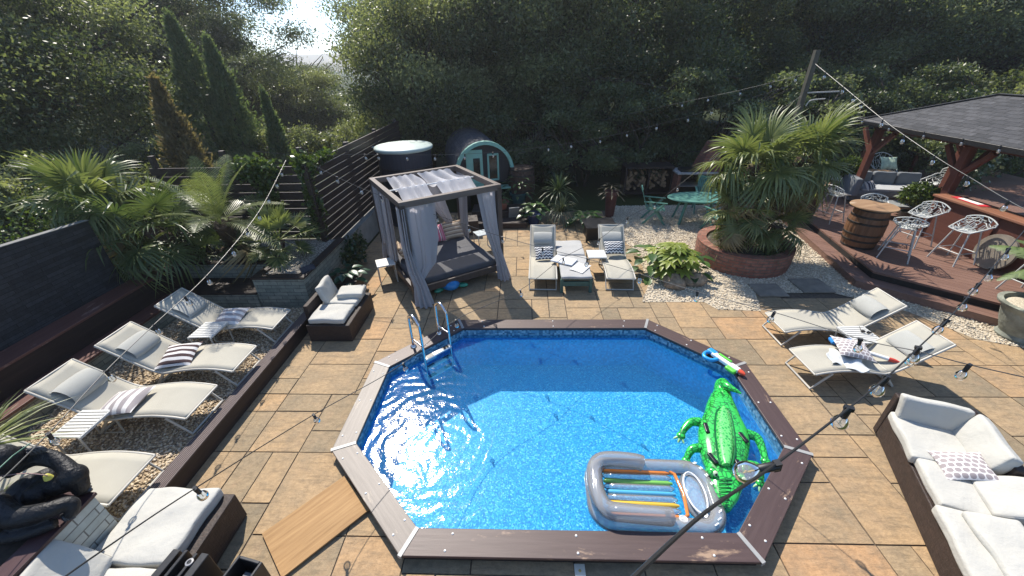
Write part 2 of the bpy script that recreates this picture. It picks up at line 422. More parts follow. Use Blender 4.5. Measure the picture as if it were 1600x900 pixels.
mb.add([(x, y, COP_Z-.05) for x, y in P]+[(x, y, COP_Z-.034) for x, y in P]+[(x, y, COP_Z-.05) for x, y in Q]+[(x, y, COP_Z-.034) for x, y in Q],
       [f for i in range(8) for j in [(i+1) % 8] for f in ((i, j, 8+j, i+8), (16+i, 16+j, j, i), (8+i, 8+j, 24+j, 24+i))]); mb.build('liner_rail', plain('black_plastic', (.008, .008, .009), .4, .1), pool)
COPE = wood('dark_stained_coping', (.055, .03, .027), (.09, .055, .05), .5, 0, grain=26, kind='Object', worn=(.3, .2, .13), spec=.5)
COPE2 = wood('lighter_coping', (.1, .08, .066), (.2, .165, .14), .5, 0, grain=26, kind='Object', worn=(.33, .27, .2), spec=.5)  # lighter grey brown variant for the left boards
A_, B_ = octa(0), octa(PW)
for i in range(8):
    j = (i+1) % 8; a, b, c_, d = Vector((*A_[i], 0)), Vector((*A_[j], 0)), Vector((*B_[j], 0)), Vector((*B_[i], 0))
    mid = (a+b+c_+d)/4; ang = math.atan2((b-a).y, (b-a).x); Mi = Matrix.Rotation(-ang, 4, 'Z') @ Matrix.Translation(-mid)
    q = [tuple((Mi @ p)[:2]) for p in (d, c_, b, a)]
    ln = (b-a).length; sh = .003/ln
    q = [tuple(Vector(x).lerp(Vector(y), sh)) for x, y in ((q[0], q[1]), (q[1], q[0]), (q[2], q[3]), (q[3], q[2]))]
    o = MB().prism(q, -.034, 0).build('coping_board', COPE2 if i in (6, 7) else COPE, pool, (mid.x-PCX, mid.y-PCY, COP_Z), (0, 0, ang), bevel=.006)
    if i in (6, 7): o['label'] = 'sun bleached grey brown coping board'
    sc_ = MB()
    for t in ((.12, .2), (.12, .8), (.88, .2), (.88, .8), (.5, .2), (.5, .8)):
        e = Vector(q[0]).lerp(Vector(q[1]), t[0]).lerp(Vector(q[3]).lerp(Vector(q[2]), t[0]), t[1]); sc_.lathe([(.012, 0), (.011, .004), (.006, .007), (.001, .008)], 10, Matrix.Translation((e.x, e.y, .0005)))
    sc_.build('screw_cap', plain('white_plastic_caps', (.75, .74, .7), .4, .05), o, smooth=True)
    # pale corner strip
    u0, u1 = Vector((*A_[i], 0)), Vector((*B_[i], 0)); dv = (u1-u0).normalized()
    st = MB().bar(u0-dv*.003-mid*0+Vector((-PCX, -PCY, COP_Z+.0035)), u1+dv*.004+Vector((-PCX, -PCY, COP_Z+.0035)), .042, .006)
    e = u1+dv*.006+Vector((-PCX, -PCY, COP_Z-.016)); st.bar(e, e-dv*.004, .042, .04)
    st.build('corner_strip', plain('grey_aluminium_strip', (.29, .29, .28), .45, .1, metal=0), pool)
side = MB(); P, Q = rel(octa(PW-.035)), rel(octa(PW-.06))
side.add([(x, y, -.008) for x, y in P]+[(x, y, COP_Z-.035) for x, y in P], [(i, (i+1) % 8, 8+(i+1) % 8, 8+i) for i in range(8)]); side.build('pool_side', wood('dark_side_boards', (.02, .012, .009), (.04, .025, .018), .7, 0), pool)
# water
m = NT('pool_water'); co = m.coord('Object')
n0 = m.noise(co, 1.1, 2); wv = m.N('TexWave', wave_type='RINGS', rings_direction='SPHERICAL'); wv.inputs['Scale'].default_value = 1.6; wv.inputs['Distortion'].default_value = 9; wv.inputs['Detail'].default_value = 2; wv.inputs['Detail Scale'].default_value = 1.4
mp = m.N('Mapping'); mp.inputs['Location'].default_value = (1.5, .55, 0); m.L(co, mp.inputs[0]); m.L(mp.outputs[0], wv.inputs['Vector'])
fine = m.noise(co, 9, 4, .6)
hh = m.math('ADD', m.math('MULTIPLY', wv.outputs['Fac'], .3), m.math('ADD', m.math('MULTIPLY', fine, .65), m.math('MULTIPLY', n0, 1.4)))
bp = m.N('Bump'); bp.inputs['Strength'].default_value = .26; bp.inputs['Distance'].default_value = .03; m.L(hh, bp.inputs['Height'])
tr = m.N('BsdfTransparent'); tr.inputs[0].default_value = (.74, .93, .99, 1)
gl = m.N('BsdfGlossy'); gl.inputs['Roughness'].default_value = .09; m.L(bp.outputs[0], gl.inputs['Normal'])
fr = m.N('Fresnel'); fr.inputs[0].default_value = 1.33; m.L(bp.outputs[0], fr.inputs['Normal'])
df = m.N('BsdfDiffuse'); df.inputs[0].default_value = (.04, .34, .66, 1); mt = m.N('MixShader'); mt.inputs[0].default_value = .17; m.L(tr.outputs[0], mt.inputs[1]); m.L(df.outputs[0], mt.inputs[2])
mx = m.N('MixShader'); m.L(fr.outputs[0], mx.inputs[0]); m.L(mt.outputs[0], mx.inputs[1]); m.L(gl.outputs[0], mx.inputs[2]); m.L(mx.outputs[0], m.out.inputs[0])
mb = MB(); mb.add([(x, y, WATER_Z) for x, y in rel(octa(.011))], [tuple(range(8))]); mb.build('water', m.m, pool)

# ---------------------------------------------------------------- pebbles
def pebbles(name, n, sample, zf, size, mat_, seed, flat=.6):
    r = np.random.default_rng(seed); ph = (1+5**.5)/2
    iv = np.array([(-1, ph, 0), (1, ph, 0), (-1, -ph, 0), (1, -ph, 0), (0, -1, ph), (0, 1, ph), (0, -1, -ph), (0, 1, -ph), (ph, 0, -1), (ph, 0, 1), (-ph, 0, -1), (-ph, 0, 1)], float); iv /= np.linalg.norm(iv[0])
    it = np.array([(0, 11, 5), (0, 5, 1), (0, 1, 7), (0, 7, 10), (0, 10, 11), (1, 5, 9), (5, 11, 4), (11, 10, 2), (10, 7, 6), (7, 1, 8), (3, 9, 4), (3, 4, 2), (3, 2, 6), (3, 6, 8), (3, 8, 9), (4, 9, 5), (2, 4, 11), (6, 2, 10), (8, 6, 7), (9, 8, 1)])
    xy = sample(r, n); n = len(xy); s = size*(.55+.75*r.random((n, 1)))*np.array([1, .75, flat])*(.8+.4*r.random((n, 3)))
    a = r.random(n)*6.283; V = iv[None]*s[:, None, :]*(.85+.3*r.random((n, 12, 1)))
    c, sn = np.cos(a)[:, None], np.sin(a)[:, None]; x = V[..., 0]*c-V[..., 1]*sn; y = V[..., 0]*sn+V[..., 1]*c
    V[..., 0] = x+xy[:, :1]; V[..., 1] = y+xy[:, 1:2]; V[..., 2] += zf+r.random((n, 1))*size*.5
    T = it[None]+(np.arange(n)*12)[:, None, None]
    o = put(name, raw_mesh(name, V.reshape(-1, 3), T.reshape(-1, 3), mat_, np.repeat(r.random(n), 20), True)); o['kind'] = 'stuff'; return o
def gravelmat(name, stops):
    m = NT(name); at = m.N('Attribute', attribute_name='tint'); m.col(m.ramp(at.outputs['Fac'], stops)); m.set(rough=.75, spec=.3); return m.m
GR_W = gravelmat('cream_gravel', [(0, (.32, .27, .2)), (.3, (.58, .5, .38)), (.7, (.7, .63, .5)), (1, (.5, .39, .26))])
GR_T = gravelmat('tan_gravel', [(0, (.2, .15, .1)), (.3, (.42, .32, .2)), (.65, (.58, .47, .32)), (.9, (.62, .54, .42)), (1, (.3, .24, .19))])
def rect_s(x0, y0, x1, y1): return lambda r, n: np.c_[x0+(x1-x0)*r.random(n), y0+(y1-y0)*r.random(n)]
def poly_s(poly, holes=()):
    P = np.array(poly)
    def inside(pt, Q):
        Q = np.array(Q); res = np.zeros(len(pt), bool); j = len(Q)-1
        for i in range(len(Q)):
            cnd = ((Q[i, 1] > pt[:, 1]) != (Q[j, 1] > pt[:, 1])) & (pt[:, 0] < (Q[j, 0]-Q[i, 0])*(pt[:, 1]-Q[i, 1])/(Q[j, 1]-Q[i, 1]+1e-12)+Q[i, 0]); res ^= cnd; j = i
        return res
    def f(r, n):
        lo, hi = P.min(0), P.max(0); pt = lo+(hi-lo)*r.random((n*2, 2)); k = inside(pt, poly)
        for h in holes: k &= ~inside(pt, h)
        return pt[k][:n]
    return f
BED = (-6.32, 2.03, -4.06, 6.1)
mb = MB(); mb.box((-5.19, 4.06, .09), (2.26, 4.1, .2)); struct(mb.build('gravel_base', plain('gravel_base_tan', (.3, .23, .15), .95, .3, 60)))
pebbles('gravel', 17000, rect_s(*BED), .195, .017, GR_T, 3)
wpoly = [(2.27, 6.58), (3.46, 6.57), (3.6, 6.31), (4.38, 6.25), (4.6, 6.9), (6.1, 6.9), (7.0, 6.2), (7.4, 5.4), (8.3, 5.0), (8.3, 4.4), (9.2, 4.4), (9.2, 6.0), (7.6, 12.4), (2.6, 12.4), (2.6, 9.4), (2.75, 9.0), (2.6, 7.3)]
slabs = [[(4.6, 6.74), (5.17, 6.74), (5.17, 7.23), (4.6, 7.23)], [(5.53, 6.88), (6.15, 6.88), (6.15, 7.44), (5.53, 7.44)]]
mb = MB(); mb.add([(x, y, .004) for x, y in wpoly], [tuple(range(len(wpoly)))]); struct(mb.build('gravel_base', plain('gravel_base_cream', (.42, .36, .27), .95, .3, 60)))
pebbles('gravel', 26000, poly_s(wpoly, slabs+[[(5+.93*math.cos(a*.5), 8.45+.93*math.sin(a*.5)) for a in range(12)]]), .008, .017, GR_W, 4)
SLATE = plain('grey_slate_slab', (.2, .175, .14), .8, .25, 5, .3, 30)
for s_ in slabs:
    c_ = np.mean(s_, 0); o = MB().prism([(x-c_[0], y-c_[1]) for x, y in s_], 0, .03).build('stepping_stone', SLATE, None, (c_[0], c_[1], .006), bevel=.004); tag(o, 'grey slate stepping slab nearest the brick planter, ringed with gravel' if s_ is slabs[0] else 'grey slate stepping slab beside the deck step, half in shade', 'slab')
# ================================================================== walls, benches, fences
TILE = brick('split_face_green_stone', (.15, .17, .145), (.24, .25, .205), (.07, .08, .07), .26, .075, .005, .8, .6, var=.35)
CAPW = wood('red_brown_cap_board', (.09, .035, .028), (.16, .07, .055), .5, 1, grain=22, worn=(.3, .2, .17), spec=.5)
DARKB = wood('near_black_board', (.02, .012, .01), (.045, .028, .022), .6, 1, grain=22)
DARKX = wood('near_black_board_across', (.02, .012, .01), (.045, .028, .022), .6, 0, grain=22)
def block(mb, x0, y0, z0, x1, y1, z1): return mb.box(((x0+x1)/2, (y0+y1)/2, (z0+z1)/2), (x1-x0, y1-y0, z1-z0))
# timber edging of the lounger bed
e = thing('timber_edging', 'long dark grooved timber edging between gravel bed and patio', 'edging', (-3.95, 3.95, 0))
GROOVE = NT('grooved_deck_board'); co = GROOVE.coord('Object'); sx = GROOVE.N('SeparateXYZ'); GROOVE.L(co, sx.inputs[0])
gr = GROOVE.math('SINE', GROOVE.math('MULTIPLY', sx.outputs[0], 290)); GROOVE.col(GROOVE.mix(GROOVE.ramp(gr, [(.3, (0, 0, 0)), (.6, (1, 1, 1))]), (.035, .022, .02), GROOVE.mix(GROOVE.noise(GROOVE.coord('Object', (30, 1.5, 30)), 1, 5), (.16, .12, .115), (.36, .29, .27)))); GROOVE.bump(gr, .8, .006); GROOVE.set(rough=.6)
MB().box((0, 0, .235), (.17, 4.0, .03)).build('top_board', GROOVE.m, e, bevel=.003)
MB().box((.06, 0, .109), (.03, 3.98, .218)).build('side_board', DARKB, e)
# stepped bench wall along the left, then round the corner
b = thing('bench_wall', 'long low stone seat wall capped with worn red brown planks behind the loungers', 'bench', (-6.6, 4, 0))
mb = MB(); block(mb, -.3, -2.9, 0, .28, 2.7, .49); mb.build('stone_face', TILE, b)
mb = MB(); block(mb, -.02, -2.9, .493, .31, 2.08, .53); mb.build('seat_plank', CAPW, b, bevel=.004)
mb = MB(); block(mb, -.02, 2.085, .493, 1.66, 2.68, .53); mb.build('seat_plank', DARKX, b, bevel=.004)
mb = MB(); block(mb, .285, 2.1, 0, 1.64, 2.66, .489); mb.build('stone_face', TILE, b)
mb = MB(); block(mb, -.34, -2.9, .3, -.025, 2.7, .89); mb.build('backrest_board', DARKB, b)
mb = MB(); block(mb, -.36, -2.9, .893, .02, 2.68, .93); mb.build('top_plank', CAPW, b, bevel=.004)
pl = thing('raised_planter', 'L shaped stone clad planter with dark timber cap around the palms', 'planter', (-4.5, 6.9, 0))
mb = MB(); block(mb, -.44, -.78, 0, .5, 1.05, .795); block(mb, -2.4, -.16, 0, -.445, 1.05, .795); mb.build('stone_face', TILE, pl)
mb = MB(); block(mb, -.46, -.8, .798, .53, -.63, .835); block(mb, .37, -.625, .798, .53, 1.06, .835); mb.build('cap_board', DARKX, pl, bevel=.004)
mb = MB(); block(mb, -.46, -.625, .798, -.31, -.05, .835); block(mb, -2.4, -.18, .798, -.465, -.05, .835); mb.build('cap_board', DARKX, pl, bevel=.004)
mb = MB(); block(mb, -2.4, -.12, .79, .37, 1.05, .8); block(mb, -.3, -.62, .79, .37, -.12, .8); mb.build('soil', plain('grey_gravel_bed', (.22, .2, .17), .95, .35, 50), pl)
pebbles('gravel', 5000, poly_s([(-4.8, 6.28), (-4.13, 6.28), (-4.13, 7.9), (-6.8, 7.9), (-6.8, 6.85), (-4.8, 6.85)]), .8, .014, gravelmat('grey_gravel', [(0, (.25, .22, .18)), (.5, (.42, .38, .32)), (1, (.55, .5, .42))]), 9)
# slate wall
sw = thing('slate_wall', 'tall dark slate clad wall in shadow at the left edge', 'wall', (-7.0, 3.2, 0))
mb = MB(); mb.add([(x, y, z) for x in (-.08, .02) for y, z in ((-4, 0), (2.6, 0), (2.6, 2.05), (-4, 2.4))], [(0, 1, 2, 3), (7, 6, 5, 4), (0, 4, 5, 1), (1, 5, 6, 2), (2, 6, 7, 3), (3, 7, 4, 0)])
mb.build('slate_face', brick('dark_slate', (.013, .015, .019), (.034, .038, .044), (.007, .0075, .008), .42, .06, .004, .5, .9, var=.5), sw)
mb = MB(); mb.add([(x, y, z) for x in (-.085, .025) for y, z in ((-4, 2.403), (2.62, 2.053), (2.62, 2.062), (-4, 2.412))], [(0, 1, 2, 3), (7, 6, 5, 4), (0, 4, 5, 1), (1, 5, 6, 2), (2, 6, 7, 3), (3, 7, 4, 0)])
mb.build('coping_strip', plain('grey_mortar_strip', (.16, .16, .15), .8), sw)
# fences
FENCE = wood('dark_fence_board', (.026, .016, .013), (.056, .034, .027), .55, 1, grain=20, spec=.5)
FENCEX = wood('dark_fence_board_across', (.026, .016, .013), (.056, .034, .027), .55, 0, grain=20, spec=.5)
def fence(label, a, b, z0, z1, n, mat_, posts, gap=.022, th=.03):
    a, b = Vector((*a, 0)), Vector((*b, 0)); t = thing('slat_fence', label, 'fence', a); d = (b-a); L = d.length; d.normalize(); nn = Vector((-d.y, d.x, 0))
    mb = MB(); h = (z1-z0)/n
    for k in range(n): mb.bar(Vector((0, 0, z0+(k+.5)*h)), d*L+Vector((0, 0, z0+(k+.5)*h)), th, h-gap)
    mb.build('slats', mat_, t, bevel=.003)
    for s_, top in posts:
        MB().bar(d*s_+nn*.06+Vector((0, 0, 0)), d*s_+nn*.06+Vector((0, 0, top)), .09, .09).build('post', mat_, t, bevel=.004)
    return t
fence('dark slatted fence climbing behind the daybed and hot tub', (-4.3, 7.75), (-4.3, 14.3), .62, 2.46, 12, FENCE, [(0.1, 2.5), (2.2, 2.5), (4.3, 2.5), (6.4, 2.52)])
fence('dark slatted fence behind the palms, partly hung with climbers', (-7.7, 8.02), (-4.4, 8.02), .45, 2.38, 11, FENCEX, [(.1, 2.6), (1.6, 2.68), (3.2, 2.72)], gap=.03)
fw_ = thing('rendered_wall', 'low grey rendered wall carrying the slatted fence beside the daybed', 'wall', (-4.25, 10.5, 0))
mb = MB(); block(mb, -.1, -2.5, 0, .1, 3.8, .6); mb.build('wall_face', plain('grey_render', (.2, .2, .18), .9, .25, 3, .4, 25), fw_)
# front left planter that carries the gorilla
gp = thing('front_planter', 'pale stone clad planter under the gorilla at the lower left', 'planter', (-4.9, 1.2, 0))
mb = MB(); block(mb, -1.5, -1.2, 0, 1.07, .8, .87); mb.build('stone_face', brick('pale_grey_stone', (.36, .38, .34), (.46, .46, .41), (.16, .15, .13), .3, .085, .006, .8, .5, var=.2), gp)
mb = MB(); block(mb, .93, -1.2, .873, 1.1, .815, .905); block(mb, -1.5, .65, .873, .927, .815, .905); mb.build('cap_board', wood('maroon_cap', (.04, .014, .016), (.07, .03, .03), .5, 1), gp, bevel=.004)
mb = MB(); block(mb, -1.5, -1.2, .86, .925, .645, .88); mb.build('soil', plain('dark_soil', (.025, .018, .012), .95, .4, 30), gp)

# ---------------------------------------------------------------- raised deck
DECKW = wood('red_brown_decking', (.16, .088, .066), (.26, .152, .115), .5, 0, grain=24, worn=(.2, .12, .09), spec=.4)
pA, pB, pC = Vector((7.54, 10.21)), Vector((7.02, 7.24)), Vector((8.1, 6.17))
uA = (pA-pB).normalized(); uC = (pC-pB).normalized()
Aend, Cend = pB+uA*7.5, pB+uC*5.5
top = [tuple(pB), tuple(Cend), (17, 3.4), (17, 15.5), tuple(Aend)]
dk_ = thing('raised_deck', 'raised red brown timber deck with two steps carrying the bar', 'deck', (8, 8, 0))
ang = math.atan2(uC.y, uC.x); dv = uC; nv = Vector((-uC.y, uC.x))
def planks(poly, z, name, wd=.138, gap=.006, th=.025):
    mb = MB()
    o = Vector(poly[0]); pr = [(Vector(p)-o).dot(nv) for p in poly]; k = math.floor(min(pr)/wd)
    while k*wd < max(pr):
        s0, s1 = k*wd+gap/2, (k+1)*wd-gap/2
        st = [tuple(o+dv*-20+nv*s0), tuple(o+dv*20+nv*s0), tuple(o+dv*20+nv*s1), tuple(o+dv*-20+nv*s1)]
        q = clip_in(st, poly)
        if q and area(q) > .002:
            Mi = Matrix.Rotation(-ang, 4, 'Z'); mb.prism([tuple((Mi @ Vector((x-8, y-8, 0)))[:2]) for x, y in q], z-th, z)
        k += 1
    return mb.build(name, DECKW, dk_, (0, 0, 0), (0, 0, ang), bevel=0)
planks(top, .3, 'deck_boards')
def offs(d):    # front edge moved outwards by d
    na = Vector((-uA.y, uA.x)); na = na if na.x < 0 else -na; nc = Vector((uC.y, -uC.x)); nc = nc if nc.y < 0 else -nc
    a0, c0 = Aend+na*d, Cend+nc*d
    # corner = intersection of the moved lines
    p, r_, q, s_ = pB+na*d, uA, pB+nc*d, uC; cr = r_.x*s_.y-r_.y*s_.x; t = ((q-p).x*s_.y-(q-p).y*s_.x)/cr
    return a0, p+r_*t, c0
a0, b0, c0 = offs(.33)
planks([tuple(b0), tuple(c0), tuple(Cend), tuple(pB)], .15, 'step_boards'); planks([tuple(b0), tuple(pB), tuple(Aend), tuple(a0)], .15, 'step_boards')
mb = MB(); rl = lambda p, z: Vector((p[0]-8, p[1]-8, z))
for P, z in (((Aend, pB, Cend), .3), ((a0, b0, c0), .15)):
    for p, q in ((P[0], P[1]), (P[1], P[2])):
        d = (q-p).normalized(); nn = Vector((d.y, -d.x)); c_ = (pB+Vector((4, 4))); nn = nn if (c_-p).dot(nn) > 0 else -nn
        i0, i1 = p+nn*.015, q+nn*.015; mb.bar(rl(i0, z-.09), rl(i1, z-.09), .022, .125)
mb.build('riser_boards', DECKW, dk_)
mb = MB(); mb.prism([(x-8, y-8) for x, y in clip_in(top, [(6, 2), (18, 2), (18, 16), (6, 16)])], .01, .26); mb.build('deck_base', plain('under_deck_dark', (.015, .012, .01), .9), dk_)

# ---------------------------------------------------------------- bar shelter
REDW = wood('red_brown_beam', (.13, .042, .028), (.2, .075, .05), .55, 2, grain=18, spec=.4)
REDH = wood('red_brown_panel', (.1, .035, .025), (.16, .06, .042), .55, 1, grain=14, spec=.4)
sh = thing('bar_shelter', 'open timber bar shelter with black shingled hip roof', 'shelter', (9.75, 9.2, .3))
ex, ey0, ey1, ex2, ez, rz_ = -.45, -5.7, 2.95, 2.95, 2.2, 2.92
hx = (ex+ex2)/2; d_ = (ex2-ex)/2
V = [(ex, ey0, ez), (ex2, ey0, ez), (ex2, ey1, ez), (ex, ey1, ez), (hx, ey0+d_, rz_), (hx, ey1-d_, rz_)]
SHING = brick('black_shingle', (.024, .025, .028), (.058, .058, .062), (.006, .006, .007), .3, .14, .007, .85, .8, var=.5)
mb = MB().add(V, [(0, 4, 5, 3), (0, 1, 4), (1, 2, 5, 4), (2, 3, 5)]); o = mb.build('shingle_roof', SHING, sh); o.modifiers.new('s', 'SOLIDIFY').thickness = .03; o.modifiers['s'].offset = -1
# slope-aligned UVs for the shingle courses
uvl = o.data.uv_layers[0].data
for p in o.data.polygons:
    n_ = p.normal; tx = Vector((-n_.y, n_.x, 0)).normalized(); ty = n_.cross(tx)
    for li in p.loop_indices: q = o.data.vertices[o.data.loops[li].vertex_index].co; uvl[li].uv = (q.dot(tx), q.dot(ty))
mb = MB()
for a, b in ((0, 1), (1, 2), (2, 3), (3, 0)): mb.bar(Vector(V[a])+Vector((0, 0, -.055)), Vector(V[b])+Vector((0, 0, -.055)), .03, .1)
mb.build('gutter_board', plain('black_fascia', (.012, .012, .013), .5), sh)
mb = MB()
for a, b in ((0, 4), (1, 4), (2, 5), (3, 5), (4, 5)): mb.bar(Vector(V[a])+Vector((0, 0, .012)), Vector(V[b])+Vector((0, 0, .012)), .14, .012)
mb.build('ridge_tiles', plain('ridge_black', (.03, .03, .033), .85), sh)
for x, y in ((0, .05), (0, 2.6), (2.5, 2.6), (2.5, .05), (0, -4.9), (2.5, -4.9)):
    zz = 0 
    p = MB().box((x, y, 1.0), (.16, .16, 2.0)).build('post', REDW, sh, bevel=.008)
    br = MB()
    for sx_, sy_ in ((0, 1), (0, -1), (1 if x < 1 else -1, 0)):
        br.bar((x+.06*sx_, y+.06*sy_, 1.4), (x+.52*sx_, y+.52*sy_, 1.95), .09, .1)
    br.build('brace', REDW, sh, bevel=.005)
mb = MB()
for x in (0, 2.5): mb.box((x, -1.1, 2.06), (.14, 7.7, .14))
for y in (2.6, .05, -4.9): mb.box((1.25, y, 2.062), (2.36, .13, .13))
mb.build('beam', REDH, sh, bevel=.005)
mb = MB(); mb.box((2.62, -2.4, 1.0), (.05, 5.0, 2.0)); mb.build('back_panel', wood('dark_red_panel', (.045, .017, .013), (.075, .03, .022), .9, 1, grain=14, spec=.1), sh)
# bar counter
br = thing('bar_counter', 'long red brown bar counter with sunlit plank top under the shelter', 'bar', (9.42, 9.1, .3))
mb = MB(); mb.box((.03, -2.6, .47), (.05, 5.2, .93)); mb.box((.36, -.02, .47), (.6, .04, .93)); mb.build('front_panel', REDH, br)
for y in (-.03, -1.35, -2.67, -4.0): MB().box((-.012, y, .47), (.03, .1, .93)).build('upright', REDW, br)
mb = MB(); mb.box((.16, -2.6, .965), (.46, 5.3, .045)); mb.build('counter_top', wood('orange_brown_top', (.24, .1, .06), (.36, .17, .1), .45, 1, grain=16, spec=.4), br, bevel=.006)
mb = MB(); mb.box((.55, -2.6, .72), (.5, 5.1, .04)); mb.build('inner_shelf', plain('black_worktop', (.01, .01, .011), .3), br)
mb = MB(); mb.box((2.3, -2.6, .45), (.5, 4.6, .9)); o = mb.build('back_bar', plain('black_cabinet', (.012, .012, .013), .4), None, (9.42, 9.1, .3), bevel=.01); tag(o, 'black cabinet against the rear panel of the bar', 'cabinet')
# added scattering volume, stands in for lens veil and lifts the shadows
m = bpy.data.materials.new('lens_veil_volume'); m.use_nodes = True; t_ = m.node_tree; t_.nodes.remove(t_.nodes['Principled BSDF']); pv = t_.nodes.new('ShaderNodeVolumePrincipled'); pv.inputs['Color'].default_value = (.9, .95, 1, 1); pv.inputs['Density'].default_value = .0012; pv.inputs['Anisotropy'].default_value = .5
t_.links.new(pv.outputs[0], t_.nodes['Material Output'].inputs['Volume'])
o = MB().box((0, 0, 17.5), (5400, 5400, 41)).build('lens_veil', m); o['kind'] = 'stuff'
# ================================================================== vegetation
def TOP(u, v, y):              # point on a sight line at depth y
    r = ray(u, v); t = y/r.y; return Vector((r.x*t, y, CAM_Z+r.z*t))
BARK = plain('grey_brown_bark', (.06, .045, .032), .9, .4, 5, .8, 18, .02)
OAK = leafmat('oak_leaf', (.04, .06, .024), (.235, .26, .125), .5, .4, .5)
OAKD = leafmat('dark_leaf', (.034, .054, .022), (.2, .23, .115), .5, .4, .5)
ASH = leafmat('light_leaf', (.055, .075, .03), (.29, .31, .155), .52, .42, .5)
CYP = leafmat('cypress_leaf', (.07, .11, .05), (.17, .21, .1), .45, .7, .2)
RUST = leafmat('rusty_conifer_leaf', (.1, .1, .058), (.24, .175, .09), .42, .7, .2)
IVY = leafmat('ivy_leaf', (.03, .055, .012), (.12, .17, .035), .35, .4)
PALMG = leafmat('palm_blade', (.07, .105, .035), (.26, .28, .11), .35, .4)
PALMD = leafmat('dark_palm_blade', (.045, .075, .026), (.15, .19, .07), .32, .4)
STRAW = leafmat('dry_palm_blade', (.16, .12, .06), (.3, .24, .12), .2, .7)
def leaf_cloud(r, pts, nrm_up, size, asp=.5):
    n = len(pts); t = r.normal(size=(n, 3)); t[:, 2] -= .3; t /= np.linalg.norm(t, axis=1, keepdims=True)
    nn = r.normal(size=(n, 3))*.8; nn[:, 2] += nrm_up; b = np.cross(nn, t); b /= np.maximum(np.linalg.norm(b, axis=1, keepdims=True), 1e-6)
    l = size*(.6+.8*r.random((n, 1))); wv_ = l*asp*.5
    V = np.stack([pts, pts+t*l*.5+b*wv_, pts+t*l, pts+t*l*.5-b*wv_], 1).reshape(-1, 3)
    return V, (np.arange(n)*4)[:, None]+np.arange(4)[None]
def crown(name, seed, rad, nc, nl, leaf, mat_, zs=.85, inner=.45, rc=(.2, .33), up=.6):
    r = np.random.default_rng(seed); d = r.normal(size=(nc, 3)); d /= np.linalg.norm(d, axis=1, keepdims=True)
    d[:, 2] = np.where(d[:, 2] < -.6, -d[:, 2], d[:, 2])
    lob = 1+.16*np.sin(d[:, 0]*4+seed)+.14*np.sin(d[:, 1]*5+seed*2)+.12*np.sin(d[:, 2]*6+seed*3)
    cen = d*(rad*(inner+(1-inner)*r.random((nc, 1))**.6))*lob[:, None]*np.array([1, 1, zs]); rr = rad*(rc[0]+(rc[1]-rc[0])*r.random(nc))
    k = r.integers(0, nc, nl); q = r.normal(size=(nl, 3)); q /= np.linalg.norm(q, axis=1, keepdims=True)
    pts = cen[k]+q*(rr[k]*r.random(nl)**.6*(1+.16*r.normal(size=nl)))[:, None]*np.array([1.1, 1.1, .55])
    V, F = leaf_cloud(r, pts, up, leaf)
    tint = np.clip(.85*(r.random(nc)**1.3)[k]+.3*r.random(nl)-.05, 0, 1)
    return raw_mesh(name, V, F, mat_, tint), cen
def limbs(mb, base, z0, cen, rad, seed, n=12, r0=.22, top=None):
    r = random.Random(seed); top = top or Vector((0, 0, z0+rad*.35)); base = Vector(base)
    tr_ = smooth_path([base, base.lerp(top, .35)+Vector((r.uniform(-.2, .2), r.uniform(-.2, .2), 0)), base.lerp(top, .7)+Vector((r.uniform(-.3, .3), r.uniform(-.3, .3), 0)), top], 4)
    mb.tube(tr_, [r0*(1-.7*i/(len(tr_)-1)) for i in range(len(tr_))], 8)
    for k in r.sample(range(len(cen)), min(n, len(cen))):
        c = Vector(cen[k])*r.uniform(.95, 1.16)+Vector((0, 0, z0)); s_ = tr_[r.randint(len(tr_)//3, len(tr_)-1)]
        m_ = s_.lerp(c, .5)+Vector((r.uniform(-.5, .5), r.uniform(-.5, .5), -.1*rad))
        P = smooth_path([s_, m_, c], 4); q = r0*.5; mb.tube(P, [q*(1-.8*i/(len(P)-1)) for i in range(len(P))], 6)
        for _ in range(2):
            c2 = c+Vector((r.uniform(-1, 1), r.uniform(-1, 1), r.uniform(-.6, .8)))*rad*.3; P2 = smooth_path([m_, m_.lerp(c2, .5)+Vector((r.uniform(-.3, .3), 0, .1)), c2], 3); mb.tube(P2, [q*.5*(1-.8*i/(len(P2)-1)) for i in range(len(P2))], 5)
KINDS = {}
def kind(k, seed, rad, nc, nl, leaf, mat_, r0=.25, hz=1.0, **kw):
    me, cen = crown(k+'_crown', seed, rad, nc, nl, leaf, mat_, **kw)
    mb = MB(); limbs(mb, (0, 0, -rad*hz-1.5), 0, cen, rad, seed, 20, r0)
    t = mb.build(k+'_trunk', BARK, smooth=True); tm = t.data; bpy.data.objects.remove(t)
    KINDS[k] = (me, tm, rad)
CK = dict(inner=.4, rc=(.2, .36)); kind('oak', 3, 4.5, 120, 200000, .1, OAK, .3, **CK); kind('dark', 5, 4.5, 95, 180000, .1, OAKD, .28, **CK); kind('ash', 8, 4.2, 85, 160000, .1, ASH, .24, **CK)
kind('bush', 12, 1.5, 34, 24000, .08, OAKD, .08); kind('pale', 14, 1.5, 30, 20000, .08, ASH, .07)
def tree(name, k, x, y, zc, s, label, rz=0, cat='tree', group=None, z=0, sq=1):
    me, tm, rad = KINDS[k]; t = thing(name, label, cat, (x, y, z), rz, group)
    put('crown', me, t, (0, 0, zc), (0, 0, 0), (s, s, s*sq)); put('trunk', tm, t, (0, 0, zc), (0, 0, 0), (s, s, max(s, (zc+.3)/(rad+1.5))))
    return t
BT = 'trees behind the garden'
tree('oak_tree', 'oak', -15.1, 11.2, 3.7, .98, 'big glossy leaved tree filling the upper left corner behind the slate wall', .4, group=BT)
tree('oak_tree', 'oak', -20.5, 17, 4.8, 1.15, 'tall tree half cut by the left edge, behind the big glossy one', 2.1, group=BT)
